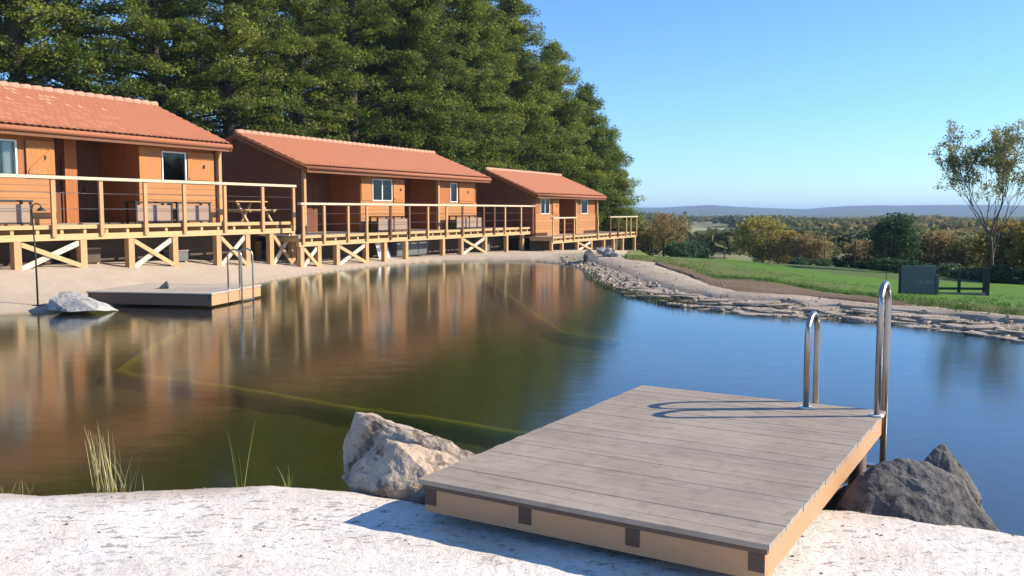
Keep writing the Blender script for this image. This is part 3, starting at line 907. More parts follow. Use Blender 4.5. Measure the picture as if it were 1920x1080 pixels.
def roof_mesh(S0, S1, d0, dr, d1, He, Hr, root, k, o0, mat):
    """curved clay tiles on two slopes; eave line may be skewed by nothing: simple gable roof"""
    per = .23; ns = int((S1-S0)/per*6); ss = np.linspace(S0, S1, ns)
    wave = .035*np.abs(np.sin(np.pi*(ss-S0)/per))
    V = []; Fc = []
    for (da, db) in ((d0, dr), (d1, dr)):
        nrow = int(abs(db-da)/.34); lines = []
        for j in range(nrow):
            for t, lift in ((j/nrow, .035), ((j+1)/nrow-.002, .0)):
                d = da+(db-da)*t; z = He+(Hr-He)*t
                lines.append(np.stack([ss, np.full(ns, d), z+wave+lift+.05], 1))
        b = len(V) and sum(len(a) for a in V) or 0
        A = np.concatenate(lines); V.append(A)
        nl = len(lines)
        i = np.arange(nl-1)[:, None]; j = np.arange(ns-1)[None, :]
        q = np.stack([(i*ns+j).ravel(), (i*ns+j+1).ravel(), ((i+1)*ns+j+1).ravel(), ((i+1)*ns+j).ravel()], 1)+b
        if da > db: q = q[:, ::-1]
        Fc.append(q)
    V = np.concatenate(V); Fc = np.concatenate(Fc)
    # boarding under the tiles
    base = len(V); th = .10; extra = []; ef = []
    for (da, db) in ((d0, dr), (d1, dr)):
        bb = base+len(extra)
        for s in (S0, S1):
            extra += [(s, da, He+.03), (s, db, Hr+.03), (s, db, Hr-th), (s, da, He-th)]
        ef += [(bb, bb+4, bb+5, bb+1), (bb+3, bb+2, bb+6, bb+7), (bb, bb+3, bb+7, bb+4), (bb, bb+1, bb+2, bb+3), (bb+4, bb+7, bb+6, bb+5)]
    V = np.concatenate([V, np.array(extra)]); Fc = np.concatenate([Fc, np.array(ef)])
    V = (V-np.array([o0]))*k
    return np_mesh('roof', V, Fc, mat, root)

def cabin(k, S0, S1, RS0, RS1, Hf, He, Hr, bays, recs, label, doors=(), posts=(), rafters=()):
    root = empty('cabin', frame(k, S0, Hf), ROT, label, 'cabin', 'timber cabins above the pond')
    o0 = (S0, 0, Hf)
    def B(mb, name, mat, parent=root, **kw):
        mb.v = [(x-o0[0], y-o0[1], z-o0[2]) for x, y, z in mb.v]
        return mb.build(name, mat, parent, k, **kw)
    dw, dr, db = 1.6, 4.8, 8.0
    pitch = (Hr-He)/(dr-1.0)
    rl = lambda d: (He+pitch*(d-1.0) if d <= dr else Hr-pitch*(d-dr))-.10
    Hb = Hf-.12
    # gable and back walls
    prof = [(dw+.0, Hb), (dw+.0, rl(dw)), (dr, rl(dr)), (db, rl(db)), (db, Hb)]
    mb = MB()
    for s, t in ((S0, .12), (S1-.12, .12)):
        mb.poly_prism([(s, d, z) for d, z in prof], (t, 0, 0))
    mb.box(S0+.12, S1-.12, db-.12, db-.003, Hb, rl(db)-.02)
    B(mb, 'wall', M['wall_shade'])
    # floor inside
    mb = MB(); mb.box(S0+.12, S1-.12, dw+.1, db-.13, Hb, Hf+.01); B(mb, 'floor', M['floor'])
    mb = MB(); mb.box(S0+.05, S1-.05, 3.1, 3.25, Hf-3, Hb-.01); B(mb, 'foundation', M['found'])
    # front bays
    sill, top = Hf+1.40, Hf+2.42
    for (a, b, feats) in bays:
        mbl = MB(); mbu = MB()
        zt = rl(dw)-.01
        mbl.box(a, b, dw-.02, dw+.10, Hb, sill)
        segs = []
        wins = [f for f in feats if f[0] == 'window']
        cur = a
        for w in wins:
            if w[1] > cur: mbu.box(cur, w[1], dw, dw+.10, sill+.002, zt)
            mbu.box(w[1], w[2], dw, dw+.10, top, zt); cur = w[2]
        if cur < b: mbu.box(cur, b, dw, dw+.10, sill+.002, zt)
        # side cheeks running back to the recess wall
        for s in (a, b-.1):
            if s > S0+.2 and s < S1-.2: mbu.box(s, s+.1, dw+.102, 3.4, Hf+.015, rl(dw))
        B(mbl, 'front_wall', M['wall_h']); B(mbu, 'front_wall', M['wall'])
        for f in feats:
            if f[0] == 'window':
                _, wa, wb, cur_s = f
                fr = MB(); e = .045
                fr.box(wa, wa+e, dw-.03, dw+.07, sill+.004, top); fr.box(wb-e, wb, dw-.03, dw+.07, sill+.004, top)
                fr.box(wa+e, wb-e, dw-.03, dw+.07, top-e, top); fr.box(wa+e, wb-e, dw-.03, dw+.07, sill+.004, sill+e)
                if len(f[3]) > 2 and 'm' in f[3]: 
                    c = (wa+wb)/2; fr.box(c-.025, c+.025, dw-.02, dw+.06, sill+e, top-e)
                fo = B(fr, 'window', M['white'] if 'w' in cur_s else M['door'])
                gl = MB(); gl.box(wa+e, wb-e, dw+.02, dw+.028, sill+e, top-e); B(gl, 'pane', M['glass'], fo)
                if 'c' in cur_s:
                    cu = MB(); n = 26; x0 = wa+(wb-wa)*(.8 if 'e' in cur_s else .55 if 'r' in cur_s else .35); x1 = wb-e-.01 if ('r' in cur_s or 'e' in cur_s) else wa+(wb-wa)*.75
                    for i in range(n+1):
                        x = x0+(x1-x0)*i/n; y = dw+.14+.03*math.sin(i*1.25)
                        cu.v += [(x, y, sill+.05), (x, y, top-.06)]
                        if i: q = 2*i; cu.f.append((q-2, q, q+1, q-1))
                    B(cu, 'curtain', M['curtain'], fo, smooth=True)
                if 'b' in cur_s:
                    bl = MB(); bl.box(wa+e, wb-e, dw+.03, dw+.06, top-.24, top-e); B(bl, 'blind', M['white'], fo)
            elif f[0] == 'shutter':
                _, wa, wb, zz = f
                sh = MB(); sh.box(wa, wb, dw-.065, dw-.022, sill-.05, top+.02); so = B(sh, 'shutter', M['shutter'])
                br = MB()
                for zq in (sill+.12, top-.16): br.box(wa+.05, wb-.05, dw-.09, dw-.067, zq-.05, zq+.05)
                if zz: br.bar((wa+.1, dw-.079, sill+.18), (wb-.1, dw-.079, top-.22), .09, .022, (0, 1, 0))
                B(br, 'shutter_brace', M['shutter'], so)
                lt = MB(); c = (wa+wb)/2+.12; lt.box(c-.03, c+.03, dw-.105, dw-.092, sill+.5, sill+.62); B(lt, 'latch', M['iron'], so)
            elif f[0] == 'louvre':
                _, wa, wb = f
                sh = MB(); sh.box(wa, wb, dw-.04, dw-.002, sill+.01, top+.1); B(sh, 'panel', M['shutter'])
    # recess (porch) back walls
    for (a, b, d) in recs:
        mb = MB(); mb.box(a, b, d, d+.1, Hf+.012, rl(min(d, dr))-.02); B(mb, 'porch_wall', M['wall_shade'] if d > 3 else M['wall'])
    for (a, b, d) in doors:
        mb = MB(); mb.box(a, b, d-.05, d-.003, Hf+.015, Hf+2.1); do = B(mb, 'door', M['door'])
        hd = MB(); hd.box(b-.12, b-.08, d-.10, d-.052, Hf+1.0, Hf+1.14); B(hd, 'door_handle', M['iron'], do)
    for s in posts:
        mb = MB(); mb.box(s-.075, s+.075, dw-.16, dw-.01 if s > S0+.2 else dw-.01, Hb, rl(dw)-.16)
        B(mb, 'porch_post', M['post'], bevel=.008)
    ro = roof_mesh(RS0, RS1, 1.0, dr, db+.6, He, Hr, root, k, o0, M['tile_worn'] if k == K1 else M['tile'])
    mb = MB(); n = int((RS1-RS0)/.4)
    for i in range(n):
        a = RS0+(RS1-RS0)*i/n; b = RS0+(RS1-RS0)*(i+1)/n+.03
        mb.tube([(a, dr, Hr+.06), (b, dr, Hr+.08)], [.115, .135], 10)
    B(mb, 'ridge_cap', M['ridge'], ro, smooth=True)
    mb = MB(); mb.box(RS0+.03, RS1-.03, 1.0+.05, 1.09, He-.21, He-.10); B(mb, 'eave_board', M['wall_shade'])  # eave shadow carried by the darker cladding colour
    # bargeboards
    for s in (RS0+.02, RS1-.06):
        mb = MB(); mb.bar((s, 1.0, He-.13), (s, dr, Hr-.13), .04, .16); B(mb, 'bargeboard', M['wall'])
    for s in rafters:
        mb = MB(); mb.bar((s, 1.08, He-.10), (s, 1.62, He-.10+pitch*.5), .07, .10); B(mb, 'rafter', M['post'])
    return root

K1, K2, K3 = 1.0, .97, .9
cabin(K1, -6.5, 9.45, -6.8, 9.75, -.40, 2.33, 3.92,
      [(-2.6, 2.92, [('window', .1, 1.72, 'wce'), ('shutter', 1.98, 2.90, True)]),
       (6.02, 9.45, [('louvre', 6.04, 6.94), ('window', 7.0, 8.08, 'wb'), ('shutter', 8.12, 9.34, False)])],
      [(-6.38, -2.6, 3.4), (2.92, 3.46, 2.3), (3.82, 4.25, 2.3), (2.92, 6.02, 3.4)],
      'nearest orange timber cabin with speckled tile roof, cut by the left edge',
      doors=[(4.5, 5.4, 3.4)], posts=[9.56], rafters=[-1.2+.55*i for i in range(20)])
cabin(K2, 14.2, 29.3, 13.95, 30.0, -.95, 1.76, 3.24,
      [(18.35, 21.95, [('louvre', 18.4, 19.2), ('window', 19.28, 20.9, 'wcm'), ('shutter', 20.96, 21.9, False)]),
       (25.1, 29.3, [('window', 26.4, 27.15, 'wcr'), ('shutter', 27.3, 28.9, False)])],
      [(14.33, 18.35, 3.3), (21.95, 25.1, 3.3)],
      'middle orange timber cabin, between the nearest and the farthest cabin',
      doors=[(15.3, 17.2, 3.3), (22.8, 23.8, 3.3)], posts=[14.32, 25.0], rafters=[18+.6*i for i in range(19)])
cabin(K3, 36.8, 47.8, 36.4, 48.6, -1.62, 1.0, 2.60,
      [(37.2, 41.0, [('window', 37.95, 39.4, 'wcm'), ('shutter', 39.8, 40.85, False)]),
       (43.9, 47.8, [('window', 44.9, 46.2, 'wb')])],
      [(36.93, 37.2, 1.7), (41.0, 43.9, 3.3)],
      'farthest and smallest orange timber cabin, beside the valley',
      doors=[(42.0, 43.0, 3.3)], posts=[43.75, 47.9], rafters=[37+.7*i for i in range(16)])

# ------------------------------------------------------------------ timber decks in front of the cabins
def timber_deck(k, S0, S1, Hf, Hrail, rail_s, under_s, braces, label, d1=3.05, cables=2, rails=None, dark=(), gap=.42, rail_thick=.09):
    root = empty('timber_deck', frame(k, S0, Hf), ROT, label, 'deck', 'timber decks in front of the cabins')
    o0 = (S0, 0, Hf)
    def B(mb, name, mat, parent=root, **kw):
        mb.v = [(x-o0[0], y-o0[1], z-o0[2]) for x, y, z in mb.v]
        return mb.build(name, mat, parent, k, **kw)
    mb = MB(); mb.box(S0, S1, .06, d1-.02, Hf-.05, Hf-.005); B(mb, 'deck_floor', M['floor'])
    Ht = Hf-.005; 
    mb = MB(); mb.box(S0, S1, 0, .055, Hf-.10, Hf+.012); B(mb, 'edge_board', M['beam'])
    mb = MB(); mb.box(S0-.02, S1+.02, -.03, .12, Hf-.42, Hf-.24); B(mb, 'beam', M['beam'], bevel=.008)
    mb = MB(); mb.box(S0+.1, S1-.1, 1.5, 1.55, Hf-3.0, Hf-.06); B(mb, 'under_deck_shade', M['found'])  # added dark sheet that stands for the shade beneath the deck
    n = int((S1-S0)/.75)
    for i in range(n+1):
        s = S0+.1+(S1-S0-.2)*i/n
        mb = MB(); mb.box(s-.05, s+.05, .057, 1.49, Hf-.235, Hf-.055); B(mb, 'joist', M['beam'])
    for i, s in enumerate(rail_s):
        mb = MB(); mb.box(s-.065, s+.065, -.10, -.035, Hf-.32, Hrail-.05); B(mb, 'railing_post', M['post'] if i not in dark else M['door'], bevel=.006)
    for (a, b) in (rails or [(S0, S1)]):
        mb = MB(); mb.box(a, b, -.15, .03, Hrail-.05, Hrail+rail_thick-.05); B(mb, 'handrail', M['rail'], bevel=.01)
        for c in range(cables):
            z = Hf+.02+(Hrail-Hf)*(c+1)/(cables+1)
            mb = MB(); mb.tube([(a+.05, -.02, z), (b-.05, -.02, z)], .008, 6); B(mb, 'cable', M['cable'])
    for s in under_s:
        x, y = to_world(k, s, .08); zg = (tz(x, y)-.06-CZ)/k
        mb = MB(); mb.box(s-.11, s+.11, -.02, .17, zg, Hf-.425); B(mb, 'post', M['post'], bevel=.008)
        x, y = to_world(k, s, 2.2); zg = (tz(x, y)-.06-CZ)/k
        mb = MB(); mb.box(s-.10, s+.10, 2.1, 2.28, zg, Hf-.24); B(mb, 'post', M['post'])
    for (a, b) in braces:
        x, y = to_world(k, (a+b)/2, .08); zg = (tz(x, y)+.02-CZ)/k
        mb = MB(); mb.bar((a+.1, -.01, Hf-.50), (b-.12, -.01, zg), .045, .13, (0, 0, 1)); B(mb, 'brace', M['brace'])
        mb = MB(); mb.bar((a+.14, .05, zg), (b-.1, .05, Hf-.50), .045, .15, (0, 0, 1)); B(mb, 'brace', M['pale_brace'])
    return root
timber_deck(K1, -5.0, 11.85, -.42, .93, [-1.6,-.2,1.57,3.15,4.77,6.35,8.17,10.06,11.76], [-1.4,.49,2.55,4.24,5.98,7.9,9.32,10.56,11.78],
            [(.49,2.55),(4.24,5.98),(7.9,9.32),(10.56,11.78)], 'raised timber deck of the nearest cabin with pale handrail and cross braces')
timber_deck(K2, 12.1, 33.6, -.97, .27, [12.3,13.59,15.17,16.48,18.29,19.81,21.44,23.18,24.78,27.07,28.3,29.58,31.63,33.44],
            [12.28,13.34,14.54,16.57,17.96,19.67,23.0,24.86,27.45,29.98,32.04,33.4], [(12.28,13.34),(14.54,16.57),(24.86,27.45)],
            'raised timber deck of the middle cabin, one step lower than the nearest deck', dark=(4,5,8,9,10), cables=2)
timber_deck(K3, 36.1, 52.5, -1.64, -.45, [36.2,38.0,39.65,44.0,46.5,48.2,50.0,51.0,52.4],
            [36.23,37.91,40.5,43,45.5,47.5,49.5,52.3], [(40.5,43)],
            'lowest timber deck in front of the farthest cabin', rails=[(36.1,39.9),(46.3,52.5)], dark=(4,5), cables=2)

# things on and under the decks
def local(k, s, d, Hf): 
    x, y = to_world(k, s, d); return (x, y, CZ+k*Hf)
def deck_bench(k, s, L, Hf, label, n=1):
    root = empty('deck_bench', local(k, s, .75, Hf+.002), ROT, label, 'bench', 'black framed benches on the decks')
    h = .66
    fr = MB()
    for i in range(n+1):
        x = L*i/n
        fr.box(x-.035, x+.035, 0, .06, 0, h-.002); fr.box(x-.035, x+.035, .40, .46, 0, h-.002)
    fr.box(.036, L-.036, .005, .055, .04, .09)
    fr.build('frame', M['iron'], root, k)
    tp = MB(); tp.box(-.05, L+.05, -.02, .48, h, h+.055); tp.build('seat', M['iron'], root, k)
    for i in range(n):
        p = MB(); p.box(L*i/n+.04, L*(i+1)/n-.04, .015, .045, .095, h-.06); p.build('front_panel', M['pale_panel'], root, k)
    return root
deck_bench(K1, -.9, 2.4, -.42, 'long black framed bench with two pale panels at the left edge of the nearest deck', 2)
deck_bench(K1, 5.15, 1.45, -.42, 'black framed bench with a pale panel beneath the blind window of the nearest cabin')
deck_bench(K1, 6.85, 1.45, -.42, 'black framed bench with a pale panel beside the corner post of the nearest cabin')
deck_bench(K2, 18.5, 2.6, -.97, 'black framed bench below the curtained window of the middle cabin', 2)
deck_bench(K2, 25.6, 2.8, -.97, 'black framed bench below the wide shutter of the middle cabin', 2)

def picnic_table(k, s, Hf, label):
    root = empty('picnic_table', local(k, s, 1.5, Hf+.002), ROT, label, 'table')
    t = MB()
    for i in range(5): t.box(0, 1.7, -.4+.16*i, -.4+.16*i+.145, .74, .78)
    t.build('tabletop', M['beam'], root, k)
    for y0 in (-.85, .60):
        b = MB(); b.box(0, 1.7, y0, y0+.26, .43, .47); b.build('seat', M['beam'], root, k)
    for x in (.2, 1.5):
        l = MB()
        l.bar((x, -.75, 0), (x, -.25, .735), .07, .09, (1, 0, 0)); l.bar((x, .75, 0), (x, .25, .735), .07, .09, (1, 0, 0)); l.box(x+.036, x+.08, -.85, .86, .36, .43)
        l.build('leg', M['beam'], root, k)
    return root
picnic_table(K1, 9.95, -.42, 'pale timber picnic table on the open end of the nearest deck')

def stored(name, s, d, k, dims, mat, label, cat, tilt=0):
    x, y = to_world(k, s, d); z = tz(x, y)
    root = empty(name, (x, y, z-.02), ROT, label, cat)
    return root
def crate(s, d, k, L, W, H, mat, label):
    root = stored('storage_crate', s, d, k, None, None, label, 'crate')
    m = MB(); m.box(0, L, 0, W, .05, H); m.build('body', mat, root, bevel=.01)
    m = MB(); m.box(-.02, L+.02, -.02, W+.02, H+.002, H+.04); m.build('lid', M['pale_panel'], root, bevel=.006)
    m = MB()
    for x in (.04, L-.12): m.box(x, x+.08, .02, W-.02, 0, .048)
    m.build('skid', M['beam'], root)
crate(3.0, .7, K1, .7, .5, .45, M['found'], 'dark storage crate with pale lid beneath the nearest deck, left of the braces')
crate(6.6, .7, K1, .6, .5, .38, M['grey_panel'], 'grey storage crate with pale lid under the nearest deck by the third brace')
crate(28.3, .7, K2, .9, .6, .5, M['grey_panel'], 'grey storage crate under the right end of the middle deck')
root = stored('white_board', 18.35, .6, K2, None, None, 'white board leaning on end beneath the middle deck', 'board')
m = MB(); m.poly_prism([(0,0,0),(.95,.0,0),(.85,.35,1.0),(.08,.35,1.05)], (0,.04,.01)); m.build('sheet', M['white'], root)
m = MB(); m.bar((.05,.06,.1),(.8,.06,.1),.04,.05); m.bar((.08,.36,.85),(.8,.36,.85),.04,.05); m.build('batten', M['beam'], root)
root = stored('grey_cabinet', 19.9, .7, K2, None, None, 'long dark grey cabinet stored below the middle deck', 'cabinet')
m = MB(); m.box(0,2.7,0,.6,.04,.92); m.build('body', M['grey_panel'], root, bevel=.01)
for i in range(3):
    m = MB(); m.box(.03+.9*i,.87+.9*i,-.02,-.002,.1,.88); dd = m.build('door', M['grey_panel'], root, bevel=.006)
    m = MB(); m.box(.74+.9*i,.78+.9*i,-.045,-.022,.5,.66); m.build('handle', M['cable'], dd)

# ------------------------------------------------------------------ foreground jetty
def swim_platform(corner, ang, Lx, Ly, top, thick, label, n_joist, drop_legs, mtop, mfront):
    """corner = near left, x along the near edge, y away from it"""
    root = empty('swimming_platform', (corner[0], corner[1], top-thick), ang, label, 'platform', 'timber swimming platforms')
    b = MB(); w = .098; n = int(round(Ly/w)); rd = random.Random(4)
    for i in range(n):
        y0 = i*Ly/n; dz = rd.uniform(-.0015, .0015); e = rd.uniform(-.006, .006)
        b.box(-.03+e, Lx+.03+e*.5, y0-(.03 if i == 0 else 0)+.0008, y0+Ly/n-.0008, thick-.030+dz, thick+dz)
    b.build('deck_boards', mtop, root, bevel=.0015)
    b = MB(); b.box(-.012, Lx+.012, -.012, .028, thick-.062, thick-.033); b.build('edge_trim', M['dock_edge'], root)
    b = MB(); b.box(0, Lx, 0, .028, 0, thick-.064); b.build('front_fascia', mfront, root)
    b = MB(); b.box(0, Lx, Ly-.028, Ly, 0, thick-.034); b.build('rear_fascia', M['dock_side'], root)
    b = MB(); b.box(Lx-.028, Lx+.001, .029, Ly-.029, 0, thick-.034); b.build('side_fascia', M['dock_side'], root)
    b = MB(); b.box(-.001, .028, .029, Ly-.029, 0, thick-.034); b.build('side_fascia', M['dock_side'], root)
    for i in range(n_joist):
        x = .045+(Lx-.09)*i/(n_joist-1)
        b = MB(); b.box(x-.042, x+.042, -.006, -.001, max(.03, thick-.165), thick-.066); b.build('joist_end', M['joist'], root)
        b = MB(); b.box(x-.04, x+.04, .03, Ly-.03, .04, thick-.034); b.build('joist', M['joist'], root)
    for x in (.15, Lx-.15):
        for y in drop_legs:
            b = MB(); b.tube([(x, y, .03), (x, y, -1.6)], .07, 12); b.build('pile', M['joist'], root, smooth=True)
    return root
NL = (-.555, 5.655); ang = R(-31.0); LX = 2.17; LY = 3.60
swim_platform(NL, ang, LX, LY, .60, .21, 'large weathered grey swimming platform in the foreground with orange fascia', 4, (LY-.2, LY-1.2, .5), M['dock_top'], M['dock_side'])
def on_dock(x, y, z=.60):
    c, s = math.cos(ang), math.sin(ang); return (NL[0]+x*c-y*s, NL[1]+x*s+y*c, z)

def pool_ladder(loc, rz, label, h=(1.08, .80), gap=.58, out=.30, r=.021):
    """two arched handrails over the platform edge (edge along x at y=0), treads in the water"""
    root = empty('pool_ladder', loc, rz, label, 'ladder', 'steel pool ladders')
    for i, x in enumerate((0, gap)):
        H = h[i]; rr = out/2
        pts = [(x, 0, 0.0)]
        for t in range(0, 13):
            a = math.pi*(1-t/12)
            pts.append((x, rr+rr*math.cos(a), H-rr+rr*math.sin(a)))
        pts += [(x, out, H*.4), (x, out, -1.05)]
        m = MB(); m.tube(pts, r, 14); m.build('handrail', M['steel'], root, smooth=True)
        m = MB(); m.tube([(x, 0, 0), (x, 0, .012)], .055, 16); m.build('base_flange', M['white'], root, smooth=False)
    for z in (-.25, -.52, -.80):
        m = MB(); m.box(.022, gap-.022, out-.03, out+.05, z-.015, z+.015); m.build('tread', M['steel'], root, bevel=.005)
    return root
# ladder frame: x runs along the far edge (right to left is -x)
def dock_local(p):
    c, s = math.cos(ang), math.sin(ang); dx, dy = p[0]-NL[0], p[1]-NL[1]
    return (dx*c+dy*s, -dx*s+dy*c)
lx0, ly0 = dock_local((2.54, 7.72)); lx1, ly1 = dock_local((3.06, 7.46))
pool_ladder(on_dock(lx0, min(ly0, LY-.08), .602), R(-32), 'tall steel pool ladder on the far edge of the foreground platform', h=(.80, 1.09), gap=.58, out=.34, r=.027)

# ------------------------------------------------------------------ platform on the far left beach
A2 = gp(165, 546, .35); B2 = gp(396, 550, .35)
ang2 = math.atan2(B2[1]-A2[1], B2[0]-A2[0]); LX2 = math.hypot(B2[0]-A2[0], B2[1]-A2[1])
M_save = M['dock_top']
swim_platform(A2, ang2, LX2, 2.6, .35, .30, 'low swimming platform at the left beach with a shaded brown front', 2, (1.3,), M['pale_top'], M['shaded_front'])
def on_dock2(x, y, z=.352):
    c, s = math.cos(ang2), math.sin(ang2); return (A2[0]+x*c-y*s, A2[1]+x*s+y*c, z)
pool_ladder(on_dock2(LX2-.03, 1.5), ang2-math.pi/2, 'small steel pool ladder at the end of the left beach platform', h=(1.0, 1.0), gap=.6, out=.36, r=.022)

# ------------------------------------------------------------------ rocks
def rock(name, hulls, mat, label, cat, amp=.04, freq=3.0, levels=5, group=None, loc=None):
    """each hull: corner points (world); subdivided and roughened"""
    allp = [p for h in hulls for p in h]
    if loc is None:
        loc = (sum(p[0] for p in allp)/len(allp), sum(p[1] for p in allp)/len(allp), min(p[2] for p in allp))
    lo = Vector(loc)
    me = bpy.data.meshes.new(name); bmT = bmesh.new()
    for h in hulls:
        bm = bmesh.new()
        for p in h: bm.verts.new(Vector(p)-lo)
        r = bmesh.ops.convex_hull(bm, input=bm.verts)
        junk = [g for g in r['geom_interior'] if isinstance(g, bmesh.types.BMVert)]
        if junk: bmesh.ops.delete(bm, geom=junk, context='VERTS')
        bmesh.ops.triangulate(bm, faces=bm.faces)
        for l in range(levels):
            bmesh.ops.subdivide_edges(bm, edges=bm.edges[:], cuts=1, use_grid_fill=True, smooth=.05 if l < 2 else 0.0)
        bm.normal_update()
        for v in bm.verts:
            q = v.co+lo
            n = mnoise.fractal(q*freq, 1.0, 2.1, 6)+.6*(abs(mnoise.noise(q*freq*.7))-.3)
            ridg = mnoise.noise(Vector((q.x*2, q.y*2, q.z*9))*freq*.35)
            v.co += v.normal*(amp*n+amp*.4*ridg)
        tmp = bpy.data.meshes.new('t'); bm.to_mesh(tmp); bm.free(); bmT.from_mesh(tmp); bpy.data.meshes.remove(tmp)
    bmT.to_mesh(me); bmT.free(); me.materials.append(mat)
    o = bpy.data.objects.new(name, me); o.location = loc; link(o); tag(o, label, cat, group)
    return o
def P(px, py, Y):
    r = ray(px, py); t = Y/r[1]
    return (r[0]*t, Y, CZ+r[2]*t)
# big pale rock left of the jetty: rear hump and front hump
rear = [P(650,808,7.0), P(668,774,7.05), P(720,790,7.0), P(790,808,6.95), P(850,830,6.85), P(892,853,6.75), P(642,850,7.1), P(650,885,6.95), P(880,880,6.65),
        P(700,778,7.25), P(800,816,7.3), P(650,860,7.4), P(880,872,7.3), (-1.3,7.4,-.2), (-.3,7.3,-.2), (-.3,6.8,.1), (-1.25,6.95,.1)]
front = [P(690,848,6.6), P(722,824,6.62), P(745,834,6.55), P(800,840,6.7), P(860,856,6.75), P(640,892,6.7), P(655,906,6.5), P(700,918,6.38), P(770,918,6.32), P(800,885,6.4), P(790,912,6.35),
         (-1.15,6.6,.1), (-.5,6.35,.1), (-.25,6.7,.1), (-1.1,6.9,.1), P(880,868,6.75)]
rock('boulder', [rear, front], M['rock_pale'], 'big pale sunlit boulder touching the left corner of the foreground platform', 'boulder', .026, 5.0)
rr1 = [P(1600,900,6.15), P(1640,872,6.2), P(1700,858,6.2), P(1745,868,6.15), P(1800,905,6.0), P(1835,945,5.85), P(1870,995,5.6), P(1860,1000,5.5), P(1760,985,5.55), P(1620,972,5.75),
       P(1580,950,5.95), P(1570,930,6.3), (2.2,6.6,.0), (3.3,6.6,.0), (3.25,5.6,.05), (2.3,5.9,.1), P(1700,870,6.6)]
rr2 = [P(1735,862,6.35), P(1768,836,6.4), P(1778,842,6.42), P(1800,872,6.4), P(1830,905,6.3), P(1840,935,6.2), P(1800,940,6.1), P(1740,900,6.3), (2.9,6.9,.0), (3.5,6.7,.0), (3.3,6.2,.0), P(1760,850,6.6), P(1815,900,6.7)]
rock('boulder', [rr1, rr2], M['rock_grey'], 'dark jagged boulder right of the foreground platform with a small peak', 'boulder', .034, 4.6)
wb = [P(88,582,20.0), P(92,558,20.2), P(112,545,20.4), P(140,548,20.5), P(165,558,20.4), P(186,575,20.1), P(180,582,19.9), P(130,585,19.8), (-10.2,20.9,.0), (-9.1,20.9,.0), P(120,550,21.0), P(160,560,21.0)]
rock('boulder', [wb], M['rock_white'], 'whitish rounded boulder at the left shore in front of the beach platform', 'boulder', .05, 1.8, 4)
fin = [P(297,526,22.6), P(316,526,22.6), P(312,512,22.7), P(306,517,22.65), P(315,519,22.9), P(300,526,22.9), P(315,526,22.9)]
zf = min(p[2] for p in fin); fin = [(x, y, z-zf+.345) for x, y, z in fin]
rock('stone', [fin], M['stone_dark'], 'small dark pointed stone lying on the left beach platform', 'stone', .012, 8, 3)
dk = [(P(1094,490,38.5)), P(1097,470,38.6), P(1108,466,38.7), P(1113,475,38.6), P(1112,490,38.5), P(1125,492,38.3), P(1100,492,38.0), P(1100,475,39.3), P(1112,480,39.3)]
rock('boulder', [dk], M['stone_dark'], 'black rounded boulder at the far shore under the farthest deck corner', 'boulder', .06, 1.6, 4)
def stone_pile():
    rd = random.Random(9)
    hulls = []
    for i in range(14):
        px = 1124+rd.uniform(0, 36); Yy = 40+rd.uniform(-.5, 1.0); x = col_at(px, Yy); z = tz(x, Yy)+rd.uniform(-.05, .28)
        s = rd.uniform(.12, .22)
        hulls.append([(x+rd.uniform(-1, 1)*s*1.3, Yy+rd.uniform(-1, 1)*s, z+rd.uniform(-1, 1)*s*.8) for _ in range(12)])
    rock('stone_pile', hulls, M['rock_white'], 'heap of broken grey stones beside the black boulder at the far deck', 'stone pile', .03, 3, 2)
stone_pile()

# flat slabs of the right bank
slabs = []
rd = random.Random(12)
for k in range(6):
    a = rd.uniform(.35, .8); b = rd.uniform(.22, .4); t = rd.uniform(.07, .13)
    pts = []
    for i in range(9):
        th = i*6.283/9+rd.uniform(-.25, .25)
        for z in (0, t): pts.append((math.cos(th)*a*rd.uniform(.8, 1.05), math.sin(th)*b*rd.uniform(.8, 1.05), z*rd.uniform(.85, 1.1)))
    slabs.append(rock('flat_stone', [pts], M['slab'], 'flat pale stone slab in the broken edging along the right bank', 'flat stone', .02, 4, 3,
                      'flat slabs edging the right bank', loc=(0, 0, 0)))
shore = [(1205,562),(1250,570),(1300,577),(1350,583),(1400,590),(1450,594),(1500,598),(1550,601),(1600,604),(1650,607),(1700,610),(1750,615),(1800,622),(1850,630),(1900,637),(1960,648)]
spots = []
for px0 in np.linspace(1180, 1990, 64):
    for row in range(3):
        if rd.random() < .22: continue
        py0 = np.interp(px0, [p[0] for p in shore], [p[1] for p in shore])
        spots.append((px0+rd.uniform(-8, 8), py0-3-row*7-rd.uniform(0, 5), row))
for i, (px0, py0, row) in enumerate(spots):
    x, y = gt(px0, py0)
    z = tz(x, y)-.035+row*.012
    o = slabs[i] if i < 6 else slabs[i % 6].copy()
    if i >= 6: COL.objects.link(o)
    o.location = (x, y, z)
    o.rotation_euler = (rd.uniform(-.06, .06), rd.uniform(-.06, .06), math.atan2(-.35, 1)+rd.uniform(-.35, .35))
    s = rd.uniform(.4, .95); o.scale = (s, s, s*rd.uniform(.4, .75))

